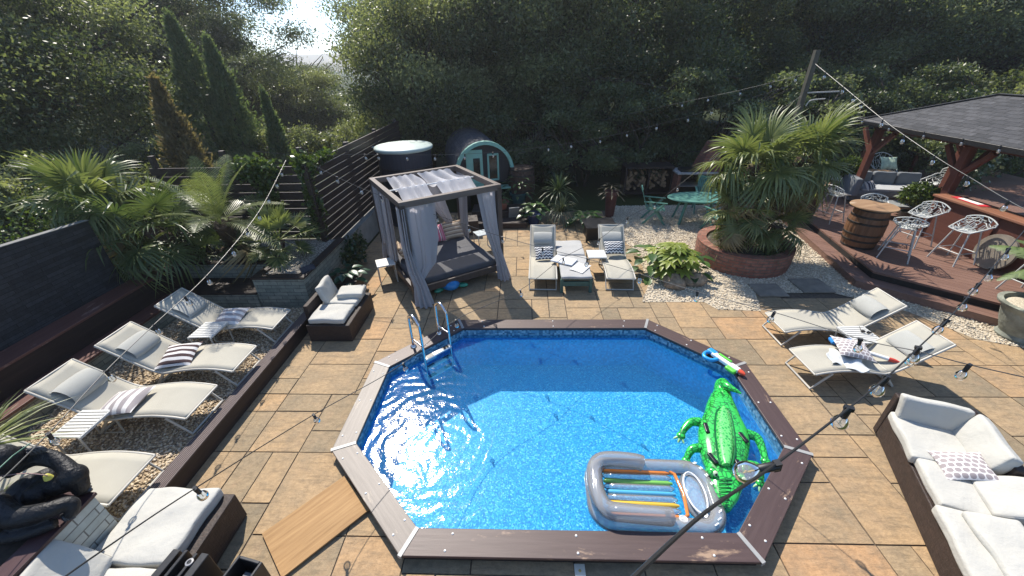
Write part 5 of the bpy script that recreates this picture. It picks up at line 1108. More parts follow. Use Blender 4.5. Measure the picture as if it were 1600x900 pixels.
# ---- bar stools and woven chairs
WOVEN = plain('white_woven_resin', (.55, .56, .53), .5, .08, 6, 0)
def shell_mesh(name, w_, d_, backh, seed, thick):
    r = random.Random(seed); bm = bmesh.new(); nu, nv = 12, 9; g = {}
    def pt(u, v):
        a = u*2-1; x = w_/2*a*(.75+.25*math.sin(math.pi*min(v*1.2, 1)*.5)); y = -d_/2+d_*min(1, v*1.35); hgt = backh*max(0, (v-.38)/.62)**1.25
        side = backh*.42*abs(a)**3*min(1, v*1.6); z = max(hgt*(1-.35*a*a), side)+.02*(a*a); y += .0 if v < .74 else .1*(v-.74); return Vector((x, y*(1-.18*a*a*(v > .5)), z))
    for j in range(nv+1):
        for i in range(nu+1):
            jit = 0 if i in (0, nu) or j in (0, nv) else 1; g[i, j] = bm.verts.new(pt(min(1, max(0, (i+jit*r.uniform(-.42, .42))/nu)), min(1, max(0, (j+jit*r.uniform(-.42, .42))/nv))))
    for i in range(nu):
        for j in range(nv):
            q = [g[i, j], g[i+1, j], g[i+1, j+1], g[i, j+1]]
            if r.random() < .35: k = r.randint(0, 1); bm.faces.new((q[k], q[k+1], q[(k+2) % 4])); bm.faces.new((q[k], q[(k+2) % 4], q[(k+3) % 4]))
            else: bm.faces.new(q)
    kill = [e for e in bm.edges if len(e.link_faces) == 2 and r.random() < .3]; bmesh.ops.dissolve_edges(bm, edges=kill, use_verts=False)
    me = bpy.data.meshes.new(name); bm.to_mesh(me); bm.free(); me.materials.append(WOVEN); return me
SH1 = shell_mesh('stool_shell', .52, .44, .27, 1, .012); SH2 = shell_mesh('chair_shell', .74, .66, .52, 2, .012)
def wired(o, th): md = o.modifiers.new('wire', 'WIREFRAME'); md.thickness = th; md.use_even_offset = False; return o
def rim(me, t, z, r_):
    bm = bmesh.new(); bm.from_mesh(me); bd = [e for e in bm.edges if e.is_boundary]; loop = [bd[0].verts[0], bd[0].verts[1]]; used_ = {bd[0]}
    while True:
        nx_ = [e for e in loop[-1].link_edges if e.is_boundary and e not in used_]
        if not nx_: break
        used_.add(nx_[0]); loop.append(nx_[0].other_vert(loop[-1]))
    P = [v.co.copy()+Vector((0, 0, z)) for v in loop[:-1]]; bm.free(); MB().tube(P, r_, 6, closed=True).build('rim', WOVEN, t, smooth=True)
LEGM = plain('pale_grey_legs', (.45, .46, .44), .4, .06, 5, 0)
def stool():
    t = thing('bar_stool', 'white woven bar stool', 'bar stool', (0, 0, .3), 0, 'white woven bar stools'); o = wired(put('seat_shell', SH1, t, (0, 0, .68)), .022); rim(SH1, t, .68, .012)
    for sx_ in (-1, 1):
        for sy_ in (-1, 1): MB().tube([(sx_*.13, sy_*.13, .7), (sx_*.25, sy_*.25, 0)], .014, 8).build('leg', LEGM, t, smooth=True)
    q = [(.205, .205, .25), (-.205, .205, .25), (-.205, -.205, .25), (.205, -.205, .25)]; MB().tube(q, .01, 6, closed=True).build('foot_rest', LEGM, t); MB().box((0, 0, .675), (.26, .26, .012)).build('seat_plate', WOVEN, t); return t
s0 = stool(); first = True
for x, y, rz, lb in ((7.98, 10.15, 110, 'white woven bar stool in front of the dark barrel, near the palms'), (7.9, 7.9, 140, 'white woven bar stool right of the oak barrel, nearest the deck edge'), (8.15, 9.1, -15, 'white woven bar stool behind the oak barrel'), (8.85, 8.6, -75, 'white woven bar stool standing against the left end of the bar front'), (8.92, 7.7, -80, 'white woven bar stool in front of the round barrel lid'), (8.95, 6.3, -85, 'white woven bar stool at the right edge behind the tree fern'), (7.0, 10.9, 60, 'white woven bar stool mostly hidden behind the palm fronds')):
    if first: s0.location = (x, y, .3); s0.rotation_euler.z = R(rz); s0['label'] = lb; first = False
    else: dup(s0, (x, y, .3), R(rz), lb)
GREENC = plain('pale_green_print', (.45, .55, .4), .9, .3, 9)
def low_chair():
    t = thing('woven_chair', 'round white woven lounge chair', 'chair', (0, 0, .3), 0, 'round woven lounge chairs'); wired(put('seat_shell', SH2, t, (0, 0, .34)), .02); rim(SH2, t, .34, .014)
    for sx_ in (-1, 1):
        for sy_ in (-1, 1): MB().tube([(sx_*.18, sy_*.18, .35), (sx_*.28, sy_*.28, 0)], .014, 8).build('leg', LEGM, t, smooth=True)
    MB().box((0, 0, .345), (.38, .38, .012)).build('seat_plate', WOVEN, t); return t
c0 = low_chair(); first = True
for x, y, rz, lb in ((9.85, 13.0, 35, 'round woven chair farthest left, with a teal cushion'), (10.75, 13.0, 50, 'round woven chair behind the left end of the grey sofa'), (12.1, 13.9, -10, 'round woven chair facing us with pale green cushion by the ivy'), (12.4, 12.2, -95, 'round woven chair behind the right end of the grey sofa')):
    if first: c0.location = (x, y, .3); c0.rotation_euler.z = R(rz); c0['label'] = lb; first = False
    else: dup(c0, (x, y, .3), R(rz), lb)
pillow('teal print cushion in the farthest left woven chair', plain('teal_print', (.1, .2, .2), .9, .5, 12), (9.8, 13.0, .9), (R(60), 0, R(35)), (.42, .42), .09, 1, 'cushions of the woven chairs'); pillow('pale green cushion in the woven chair behind the left of the sofa', GREENC, (10.75, 12.95, .78), (R(20), 0, R(50)), (.46, .46), .07, 2, 'cushions of the woven chairs'); pillow('pale green print cushion in the woven chair by the ivy', GREENC, (12.1, 13.75, .92), (R(50), 0, R(-10)), (.5, .46), .09, 3, 'cushions of the woven chairs')
t = thing('round_table', 'low round brown table amid the woven chairs', 'table', (11.5, 13.2, .3)); MB().lathe([(.42, .44), (.45, .455), (.42, .47), (.01, .47)], 36).build('table_top', OAKTOP, t); MB().lathe([(.2, 0), (.08, .1), (.06, .4), (.12, .44)], 16).build('pedestal', BLK, t)
# grey sofa
GSOFA = plain('grey_sofa_fabric', (.17, .185, .2), .9, .1, 4, .3, 14, .008); GLITE = plain('light_grey_seat', (.36, .37, .38), .9, .08, 4, .3, 14, .008)
t = thing('grey_sofa', 'long grey outdoor sofa on the deck behind the barrel tables', 'sofa', (10.55, 11.75, .3), R(-13)); MB().box((0, 0, .12), (2.0, .78, .1)).build('frame', plain('grey_frame', (.12, .12, .125), .5), t, bevel=.006); MB().rbox((.05, -.06, .28), (1.78, .72, .2), .05, 8, .004, 1).build('seat', GSOFA, t, smooth=True); MB().rbox((.1, -.06, .395), (1.7, .68, .06), .025, 8, .004, 2).build('seat_pad', GLITE, t, smooth=True)
for x in (-.55, .05, .66): MB().rbox((x, .33, .58), (.58, .17, .42), .06, 7, .006, int(x*10), .0).build('back_cushion', GSOFA, t, (0, 0, 0), (R(-6), 0, 0), smooth=True)
MB().rbox((-.92, -.05, .45), (.17, .86, .52), .05, 6, .003, 7).build('arm', GSOFA, t, smooth=True)
for x in (-.9, .9): MB().box((x, -.3, .035), (.05, .05, .07)).build('leg', BLK, t)
pillow('small striped cushion against the arm of the grey sofa', S_NAVY, (9.98, 11.62, .78), (R(50), 0, R(20)), (.36, .3), .07, 5)
t = thing('coffee_table', 'low grey coffee table in front of the grey sofa', 'table', (10.0, 10.35, .3), R(-13)); MB().box((0, 0, .34), (1.0, .55, .03)).build('table_top', plain('grey_top', (.25, .26, .26), .4), t, bevel=.004)
for x in (-.45, .45): MB().box((x, 0, .16), (.05, .5, .32)).build('leg', plain('grey_frame', (.12, .12, .125), .5), t)
# potted bushes, tree fern
def ball_bush(label, loc, rr_, stem, seed, mat_, potm, pr=.2, ph=.3):
    r = np.random.default_rng(seed); n = 1500; q = r.normal(size=(n, 3)); q /= np.linalg.norm(q, axis=1, keepdims=True); pts = q*(rr_*(.6+.4*r.random((n, 1))**.5)*(1+.15*np.sin(q[:, :1]*7+seed)))*np.array([1, 1, .85]); V, F = leaf_cloud(r, pts, .5, .09, .45)
    t = thing('potted_bush', label, 'plant', loc); put('foliage', raw_mesh('bush_leaves', V, F, mat_, r.random(n)), t, (0, 0, ph+stem+rr_*.7)); MB().lathe([(pr*.75, 0), (pr, ph*.9), (pr*1.06, ph), (pr*.9, ph), (pr*.85, ph*.85), (.01, ph*.84)], 24).build('pot', potm, t, smooth=True); MB().tube([(0, 0, ph*.8), (0, 0, ph+stem+rr_*.4)], .025, 7).build('stem', BARK, t)
ball_bush('round clipped bush on a stem before the left woven chair', (9.75, 12.35, .3), .34, .32, 1, IVY, plain('black_pot', (.012, .012, .014), .4)); ball_bush('green bush in a dark pot at the left end of the bar', (9.62, 9.72, .3), .34, .2, 2, IVY, plain('dark_pot', (.02, .018, .016), .4), .22, .36)
URN = thing('stone_urn', 'large grey green stone urn at the deck step holding a tree fern', 'urn', (8.08, 5.45, 0)); UM = plain('weathered_grey_stone', (.2, .21, .17), .9, .45, 5, .7, 16, .02)
MB().lathe([(.24, 0), (.26, .05), (.23, .1), (.31, .3), (.35, .46), (.36, .52), (.44, .58), (.45, .62), (.38, .63), (.36, .57), (.01, .56)], 36).build('bowl', UM, URN, smooth=True); MB().lathe([(.355, .57), (.25, .6), (.01, .61)], 24).build('gravel_top', plain('pale_pebbles', (.5, .44, .34), .9, .45, 60, 1, 60, .02), URN)
palm('tree_fern', 'small tree fern with arching fronds growing in the stone urn', (8.12, 5.42, .58), (8.22, 5.42, 1.18), FERN, 14, 44, .95, (35, -12), 'fern', tr=.13, trunk_mat=plain('fern_trunk', (.04, .025, .018), .95, .4, 14, 1, 40, .02))
# bar bits
t = thing('wooden_disc', 'round wooden barrel lid leaning on the bar front', 'barrel lid', (9.28, 7.35, .3)); o = MB().lathe([(.01, -.02), (.33, -.02), (.33, .02), (.01, .02)], 36).build('lid_disc', wood('old_lid_wood', (.12, .08, .05), (.2, .13, .08), .7, 0, grain=8), t, (0, 0, .36), (0, R(-80), 0)); MB().lathe([(.325, -.026), (.35, -.026), (.35, .026), (.325, .026)], 40).build('lid_hoop', plain('rim_iron', (.22, .19, .15), .5), t, (0, 0, .36), (0, R(-80), 0))
t = thing('bar_towel', 'red and white bar towel lying along the bar top', 'towel', (9.6, 8.55, 1.29), R(-2)); MB().box((0, 0, .005), (.2, .7, .008)).build('red_cloth', plain('red_towel', (.5, .02, .03), .9), t); MB().box((0, 0, .0105), (.13, .46, .004)).build('white_panel', plain('white_panel', (.7, .68, .64), .9), t)
tag(MB().box((0, 0, .006), (.16, .36, .01)).build('bar_mat', plain('white_tray', (.65, .65, .62), .6), None, (9.58, 7.2, 1.29), (0, 0, R(3))), 'long white tray on the bar top above the barrel lid', 'tray'); tag(MB().box((0, 0, .006), (.16, .2, .01)).build('bar_mat', plain('white_tray', (.65, .65, .62), .6), None, (9.58, 6.8, 1.29), (0, 0, R(-2))), 'short white tray on the bar top at the right edge', 'tray')
tag(MB().ell((0, 0, .25), (.42, .36, .3), 20, 12).build('bean_bag', plain('tan_sacking', (.36, .25, .13), .9, .15, 5, .4, 12, .02), None, (10.5, 10.6, .3), smooth=True), 'tan bean bag behind the left post of the bar', 'bean bag')
# ---- loose board, black stand, leaning bits
tag(MB().box((0, 0, .02), (.88, .57, .018)).build('plywood_board', wood('orange_plywood', (.27, .15, .06), (.47, .29, .13), .7, 0, grain=30, spec=.25), None, (-2.17, 2.27, 0.012), (0, R(-.8), R(47)), bevel=.002), 'loose orange plywood board on the flags beside the pool corner', 'board')
t = thing('black_equipment', 'black ribbed plastic equipment cut off by the lower edge', 'equipment', (-2.72, 1.5, 0), R(-8)); DBK = plain('black_moulded_plastic', (.012, .012, .013), .35, .2, 6)
for i, x in enumerate((-.26, -.15, -.07, .03)): MB().box((x, 0, .3+.03*(i % 2)), (.07 if i % 3 == 0 else .03, .34, .62)).build('rib', DBK, t, bevel=.008)
MB().box((-.1, -.05, .28), (.34, .2, .56)).build('body', DBK, t, bevel=.01); MB().lathe([(.03, 0), (.03, .02), (.018, .022), (.018, .008)], 16).build('knob', plain('grey_knob', (.25, .25, .26), .4), t, (-.07, .1, .59))
t = thing('black_crate', 'open black plastic crate at the lower edge beside the board', 'crate', (-2.36, 1.52, 0), R(-12)); mb = MB(); mb.box((-.11, 0, .27), (.025, .32, .54)).box((.11, 0, .27), (.025, .32, .54)).box((0, .15, .27), (.195, .025, .54)).box((0, -.15, .27), (.195, .025, .54)).box((0, 0, .35), (.19, .27, .02)); mb.build('shell', DBK, t, bevel=.006); MB().box((0, .02, .4), (.07, .16, .08)).build('insert', plain('grey_insert', (.12, .12, .13), .4), t, bevel=.005)
# ---- ladder
LAD = thing('pool_ladder', 'chrome pool ladder with two hooped handrails on the coping', 'ladder', (0, 0, 0)); CH = plain('chrome', (.7, .7, .7), .22, .02, 3, 0, metal=1.0); A6, A5 = Vector((*octa(0)[6], 0)), Vector((*octa(0)[5], 0)); ev = (A5-A6).normalized(); nv_ = Vector((-ev.y, ev.x, 0)); nv_ = nv_ if nv_.x < 0 else -nv_
rails = []
for s in (.37, .37+.5/(A5-A6).length):
    q = A6.lerp(A5, s); b0_ = q+nv_*.16; P = [b0_+Vector((0, 0, .13)), b0_+Vector((0, 0, .6)), b0_-nv_*.03+Vector((0, 0, .74)), b0_-nv_*.15+Vector((0, 0, .8)), b0_-nv_*.27+Vector((0, 0, .72)), b0_-nv_*.31+Vector((0, 0, .55)), b0_-nv_*.31+Vector((0, 0, -.75))]
    MB().tube(smooth_path(P, 6), .021, 12).build('handrail', CH, LAD, smooth=True); MB().lathe([(.05, .131), (.05, .145), (.03, .17), (.02, .172)], 20, Matrix.Translation((b0_.x, b0_.y, 0))).build('base_flange', CH, LAD, smooth=True); MB().tube([b0_+Vector((0, 0, .3)), b0_-nv_*.31+Vector((0, 0, .3))], .015, 10).build('cross_tube', CH, LAD, smooth=True); rails.append(b0_-nv_*.31)
for i, z in enumerate((.05, -.15, -.35)):
    a, b_ = rails[0]+Vector((0, 0, z)), rails[1]+Vector((0, 0, z)); tr_ = MB().bar(a, b_, .09, .03).build('tread', plain('white_tread', (.65, .66, .66), .5), LAD, bevel=.008)
    for f in (.2, .8): c_ = a.lerp(b_, f); MB().bar(c_-ev*.06, c_+ev*.06, .07, .036).build('grip_pad', BLK, tr_)
# ---- water pistol
GUN = thing('water_pistol', 'blue white and green toy water pistol lying on the coping', 'water pistol', (2.93, 4.7, .135), R(-62)); e = plain('toy_white', (.75, .76, .74), .35, .04); bl = plain('toy_blue', (.02, .3, .65), .35); gn = plain('toy_green', (.1, .5, .05), .35)
MB().rbox((.08, 0, .035), (.38, .07, .06), .02).build('barrel_body', e, GUN, smooth=True); MB().rbox((.05, .02, .07), (.18, .03, .02), .008).build('side_panel', gn, GUN, smooth=True); MB().tube(smooth_path([(-.1, .02, .035), (-.16, -.05, .035), (-.12, -.13, .035), (-.03, -.12, .035), (.0, -.04, .035)], 4), .022, 8).build('grip', bl, GUN, smooth=True); MB().rbox((-.12, .01, .04), (.12, .08, .055), .02).build('stock', bl, GUN, smooth=True); MB().rbox((.2, -.06, .03), (.13, .06, .05), .02).build('pump_handle', gn, GUN, smooth=True); MB().tube([(.26, 0, .035), (.31, 0, .035), (.34, 0, .035)], [.03, .028, .014], 12).build('nozzle', plain('toy_red', (.6, .07, .03), .35), GUN, smooth=True)
# ================================================================== pool toys, gorilla, light strands
m = NT('green_croc_vinyl'); co = m.coord('Object'); vo = m.N('TexVoronoi', feature='DISTANCE_TO_EDGE'); vo.inputs['Scale'].default_value = 19; m.L(co, vo.inputs['Vector'])
msk = m.noise(co, 5, 2)
ln = m.ramp(vo.outputs['Distance'], [(.06, (1, 1, 1)), (.12, (0, 0, 0))]); k = m.math('MULTIPLY', ln, m.ramp(msk, [(.36, (0, 0, 0)), (.44, (1, 1, 1))]))
m.col(m.mix(k, (.035, .5, .075), (.012, .15, .03))); m.set(rough=.22, spec=.5, coat=.3); CROC = m.m
m = NT('croc_back_panel'); co = m.coord('Object', (30, 24, 10)); vo = m.N('TexVoronoi', feature='DISTANCE_TO_EDGE'); vo.inputs['Scale'].default_value = 1; vo.inputs['Randomness'].default_value = .6; m.L(co, vo.inputs['Vector'])
m.col(m.ramp(vo.outputs['Distance'], [(.1, (.14, .6, .15)), (.2, (.02, .3, .055))])); m.set(rough=.25, coat=.3); CROCP = m.m
cp = lambda x, y, z=.08: G(1030+x/4.09, 590+y/4.09, z)
prs = [((420, 843), (430, 846), .03), ((395, 836), (458, 848), .06), ((345, 765), (505, 790), .085), ((312, 700), (538, 705), .1), ((300, 620), (548, 620), .115), ((290, 560), (552, 570), .11), ((268, 500), (572, 505), .13), ((250, 420), (582, 430), .14), ((247, 340), (565, 350), .14), ((265, 270), (528, 280), .14), ((290, 215), (500, 220), .14), ((302, 165), (478, 172), .135), ((325, 115), (462, 130), .12), ((345, 88), (455, 98), .1)]
CO = cp(410, 450, 0); CO.z = WATER_Z
sec = []
for a, b, h in prs: A_2, B_2 = cp(*a), cp(*b); sec.append(((A_2+B_2)/2-CO, (B_2-A_2).length/2, h, (B_2-A_2).normalized()))
CR = thing('inflatable_crocodile', 'bright green inflatable crocodile floating at the right of the pool', 'inflatable', CO)
def loft(secs, zc, n=24, e=.8):
    S = []
    for i in range(len(secs)-1):
        for j in range(4):
            t_ = j/4; s = t_*t_*(3-2*t_) if False else t_; a, b = secs[i], secs[i+1]; S.append((a[0].lerp(b[0], s), a[1]*(1-s)+b[1]*s, a[2]*(1-s)+b[2]*s, a[3].lerp(b[3], s)))
    S.append(secs[-1]); V, F = [], []
    for c, wv_, h, d in S:
        for k in range(n):
            a = 6.2832*k/n; ca, sa = math.cos(a), math.sin(a); V.append(Vector((c.x, c.y, 0))+d*wv_*(abs(ca)**e)*(1 if ca >= 0 else -1)+Vector((0, 0, zc+h*(abs(sa)**e)*(1 if sa >= 0 else -1))))
    for i in range(len(S)-1):
        for k in range(n): F.append((i*n+k, (i+1)*n+k, (i+1)*n+(k+1) % n, i*n+(k+1) % n))
    F += [tuple(range(n)), tuple((len(S)-1)*n+k for k in range(n))[::-1]]; return V, F
V, F = loft(sec, .1); MB().add(V, F).build('body', CROC, CR, smooth=True)
tl_ = [cp(400, 95)-CO, cp(395, 60)-CO, cp(430, 58, .2)-CO, cp(480, 70, .26)-CO, cp(528, 92, .27)-CO]
for i, q in enumerate(tl_): q.z = (.1, .17, .24, .27, .27)[i]
MB().tube(smooth_path(tl_, 5), [.11-.1*i/20 for i in range(21)], 14).build('tail', CROC, CR, smooth=True)
pn = [((400, 560), (455, 562)), ((385, 520), (468, 525)), ((372, 440), (478, 445)), ((362, 340), (472, 345)), ((365, 260), (455, 262)), ((375, 215), (440, 217)), ((395, 195), (420, 196))]; ps = []
for a, b in pn: A_2, B_2 = cp(*a, .2), cp(*b, .2); ps.append(((A_2+B_2)/2-CO, (B_2-A_2).length/2, .06, (B_2-A_2).normalized()))
V, F = loft(ps, .215, 16, .9); MB().add(V, F).build('back_panel', CROCP, CR, smooth=True)
rg = MB()
for sgn in (0, 1):
    pts = [cp(*(p[sgn]), .2)-CO for p in pn]
    for q in pts: q.z = .232
    rg.tube(smooth_path([p+(ps[i][3]*(.012 if sgn else -.012)) for i, p in enumerate(pts)], 3), .012, 6)
rg.build('seam', plain('dark_green_vinyl', (.006, .12, .03), .3, .1), CR, smooth=True)
BLKH = plain('black_rubber', (.008, .008, .009), .3, .1)
for x, y, rz in ((303, 318, -8), (538, 380, 12), (343, 512, 16), (508, 558, -10)): q = cp(x, y, .2)-CO; MB().rbox((0, 0, 0), (.05, .15, .03), .012).build('handle', BLKH, CR, (q.x, q.y, .222), (0, 0, R(rz)), smooth=True)
for x, y in ((345, 585), (527, 625)):
    q = cp(x, y, .22)-CO; E_ = MB().ell((0, 0, 0), (.055, .06, .05), 16, 10).build('eye', CROC, CR, (q.x, q.y, .2), smooth=True); MB().ell((.012, -.028, .018), (.034, .034, .032), 14, 8).build('eye_white', plain('cream_vinyl', (.5, .6, .4), .3), E_, smooth=True); MB().ell((.014, -.048, .026), (.016, .016, .018), 10, 8).build('pupil', BLKH, E_, smooth=True)
nm = MB()
for k in range(8):
    y_ = 640+k*22; a, b = cp(385-k*0, y_+6, .2)-CO, cp(470-k*3, y_+8, .2)-CO; zt = .212-.0045*k; a.z = b.z = zt-.006; md_ = (a+b)/2; md_.z = zt; nm.tube(smooth_path([a, md_, b], 4), .005, 5)
nm.build('snout_wrinkles', plain('dark_green_lines', (.004, .07, .02), .4), CR)
for P, r0 in (([(262, 285), (205, 285), (165, 315), (145, 350)], .062), ([(270, 450), (215, 455), (190, 480), (178, 510)], .058), ([(560, 360), (625, 385), (665, 450), (690, 515)], .062), ([(560, 560), (625, 570), (652, 610), (655, 650)], .058)):
    q = [cp(x, y, .08)-CO for x, y in P]
    for i, v in enumerate(q): v.z = (.11, .11, .08, .05)[i]
    S = smooth_path(q, 5); lg = MB().tube(S, [r0*(1-.45*i/(len(S)-1)) for i in range(len(S))], 12).ell(tuple(S[-1]), (r0*.9, r0*.9, r0*.6), 12, 8).build('leg', CROC, CR, smooth=True)
    d = (S[-1]-S[-3]).normalized(); sd2 = Vector((-d.y, d.x, 0)); tb = MB()
    for a in (-.7, 0, .7): dd = d*math.cos(a)+sd2*math.sin(a); tb.tube([S[-1]+dd*r0*.5, S[-1]+dd*r0*1.35, S[-1]+dd*r0*1.75], [r0*.3, r0*.22, r0*.05], 8)
    tb.build('claw', plain('pale_green_claw', (.3, .55, .25), .3), lg, smooth=True)
# transparent lounge float
FO = Vector((1.35, 2.6, WATER_Z)); FL = thing('inflatable_lounger', 'clear grey inflatable pool lounger with rainbow ribs by the near coping', 'inflatable', FO, R(-2)); FILM = glassy('clear_grey_vinyl', (.42, .42, .42), .46, .06, (.86, .88, .9)); FILM2 = glassy('clear_pale_vinyl', (.5, .52, .54), .3, .05, (.95, .97, 1)); WHV = plain('white_vinyl', (.75, .76, .76), .3, .04)
def rr(a, b, r_, n=6):
    P = []
    for cx_, cy_, a0 in ((a-r_, b-r_, 0), (-a+r_, b-r_, 90), (-a+r_, -b+r_, 180), (a-r_, -b+r_, 270)):
        for i in range(n+1): t_ = R(a0+90*i/n); P.append((cx_+r_*math.cos(t_), cy_+r_*math.sin(t_), .09))
    return P
MB().tube(rr(.62, .335, .19), .085, 14, closed=True).build('outer_tube', FILM, FL, smooth=True)
MB().tube(smooth_path([(-.05, .29, .2), (-.14, .3, .22), (-.36, .3, .24), (-.52, .27, .25), (-.6, .17, .26), (-.62, 0, .26), (-.6, -.17, .26), (-.52, -.29, .25), (-.3, -.31, .24), (0, -.31, .22), (.1, -.3, .2)], 6), [.05]+[.088]*59+[.05], 14).build('armrest_tube', FILM, FL, smooth=True)
VC = lambda n_, c: glassy(n_, c, .82, .12, c)
cols = [('orange', (.75, .24, .04)), ('clear', None), ('green', (.22, .55, .1)), ('clear', None), ('blue', (.1, .45, .7)), ('clear', None), ('yellow', (.75, .5, .05)), ('clear', None), ('orange', (.75, .24, .04))]; MC = {k: VC(k+'_vinyl', c) if c else FILM2 for k, c in cols}
for i, (k, c) in enumerate(cols):
    y = .25-.5*i/8; q = MB().tube([(-.5, y, .1), (-.47, y, .1), (.2, y, .1), (.25, y, .1)], [.012, .036 if not c else .026, .036 if not c else .026, .012], 10).build('rib', MC[k], FL, smooth=True)
MB().tube([(.25, .26, .115), (.3, .23, .115), (.33, 0, .115), (.3, -.23, .115), (.25, -.26, .115)], .02, 8).build('orange_edge', MC['orange'], FL, smooth=True)
HD = MB().ell((.47, .0, .09), (.17, .29, .07), 24, 10).build('head_panel', FILM2, FL, smooth=True); ol = [(.44+.1*math.cos(a*.2618), .0+.23*math.sin(a*.2618), .165-.0*a) for a in range(24)]; MB().tube(ol, .009, 6, closed=True).build('oval_rim', WHV, HD, smooth=True)
MB().lathe([(.035, 0), (.045, .012), (.035, .024), (.022, .012)], 18).build('valve', WHV, FL, (.23, -.3, .15), smooth=True)
lt = MB(); r = random.Random(3)
for k in range(9):       # small worn white printing round the head end; too worn in the photo to read
    a = R(62-16*k); px_, py_ = .44+.2*math.cos(a)*1.0, .38*math.sin(a)
    if k in (4,): continue
    for j in range(2): lt.box((px_+.018*j, py_+.012*j, .178), (.012, .03, .003), rot=(0, 0, a))
lt.build('worn_print', WHV, FL)
# gorilla statue sitting on the corner of the planter
GF = plain('black_gorilla_resin', (.009, .0095, .011), .5, .4, 12, .9, 34, .012, spec=.35); g = lambda u, v, z: G(u, v, z)
GO = Vector((-4.2, 1.85, .89)); GR = thing('gorilla_statue', 'black gorilla statue seated on the corner of the stone planter', 'statue', GO); L3 = lambda u, v, z: g(u, v, z)-GO
mb = MB(); ch = L3(45, 768, .98); mb.ell(tuple(ch), (.14, .17, .13), 18, 12); mb.ell(tuple(L3(5, 795, .98)), (.2, .2, .12), 18, 12); mb.ell(tuple(L3(72, 748, 1.03)), (.09, .09, .09)); mb.ell(tuple(L3(58, 772, 1.02)), (.09, .09, .09))
def limb(P, rad):
    S = smooth_path([L3(*p) for p in P], 6); n = len(S)-1; k = len(rad)-1
    mb.tube(S, [rad[min(k-1, int(i/n*k))]*(1-(i/n*k-min(k-1, int(i/n*k))))+rad[min(k-1, int(i/n*k))+1]*(i/n*k-min(k-1, int(i/n*k))) for i in range(n+1)], 14)
limb([(10, 735, 1.22), (55, 716, 1.27), (92, 722, 1.2), (112, 740, 1.12)], [.075, .065, .062, .07])      # far arm
mb.ell(tuple(L3(114, 744, 1.1)), (.1, .1, .1), 18, 12)
limb([(60, 762, 1.0), (95, 757, 1.05), (116, 748, 1.08), (126, 760, 1.0), (124, 768, .95)], [.08, .085, .085, .06, .05])
limb([(112, 740, 1.14), (88, 716, 1.24), (56, 706, 1.33)], [.065, .052, .042])
limb([(-10, 790, 1.1), (20, 808, 1.06), (70, 799, 1.07), (108, 786, 1.05), (114, 797, .99), (106, 806, .955)], [.1, .085, .07, .055, .045, .035])
limb([(0, 842, .96), (45, 832, .95), (88, 817, .95)], [.055, .05, .04])
mb.ell(tuple(L3(4, 718, 1.42)), (.11, .11, .13)); mb.ell(tuple(L3(24, 712, 1.38)), (.075, .08, .07))
mb.build('body', GF, GR, remesh=.009)
fm = MB()
for i in range(4): a = L3(128+i*1.5, 752+i*4.5, .945); fm.tube(smooth_path([L3(118, 756+i*2.5, .955), a, a+Vector((.05, .01, -.012))], 4), [.026, .026, .026, .025, .024, .023, .02, .018, .012], 8)
fm.build('foot', plain('dark_grey_sole', (.05, .052, .055), .4, .2, 20), GR, smooth=True)
hm = MB()
for i in range(4): a = L3(98+i*4, 806-i*1.2, .945); hm.tube(smooth_path([a, a+Vector((.035, -.012, .012)), a+Vector((.05, -.03, -.02))], 4), [.022, .022, .021, .02, .02, .019, .017, .015, .011], 8)
for i in range(4): a = L3(44+i*6.5, 707-i*1.6, 1.36); hm.tube(smooth_path([a+Vector((.03, 0, -.02)), a+Vector((.02, .0, .02)), a+Vector((-.02, -.01, .03))], 4), [.02, .02, .02, .019, .019, .018, .017, .015, .011], 8)
hm.build('hand', plain('dark_grey_skin', (.035, .036, .04), .4, .2, 20), GR, smooth=True)
fc = MB(); hd = L3(22, 712, 1.38)
for s in (-1, 1): fc.ell(tuple(hd+Vector((.06, s*.04, .05))), (.014, .014, .012), 10, 8); fc.ell(tuple(hd+Vector((.085, s*.022, .0))), (.018, .014, .014), 10, 8)
fc.build('face', plain('glossy_black', (.006, .006, .007), .15), GR, smooth=True)
tag(MB().tube(smooth_path([L3(-5, 745, 1.3)+GO, L3(35, 740, 1.34)+GO, L3(68, 742, 1.3)+GO, L3(74, 744, 1.28)+GO], 5), .004, 6).build('pink_cord', plain('pink_brown_cord', (.3, .18, .16), .7)), 'thin pinkish cord hanging across the gorilla chest', 'cord')
tag(MB().lathe([(.004, .03), (.018, .02), (.026, 0), (.03, -.02), (.02, -.03), (.004, -.03)], 10).build('yellow_flower', plain('yellow_petal', (.5, .45, .08), .6), None, tuple(L3(74, 745, 1.26)+GO), smooth=True), 'small yellow bloom at the end of the pinkish cord', 'flower')
tag(MB().tube([L3(-8, 738, 1.5)+GO, L3(20, 712, 1.5)+GO, L3(48, 692, 1.5)+GO], .005, 6).build('green_cane', plain('green_cane', (.03, .16, .1), .5)), 'thin green cane leaning past the gorilla head', 'cane')

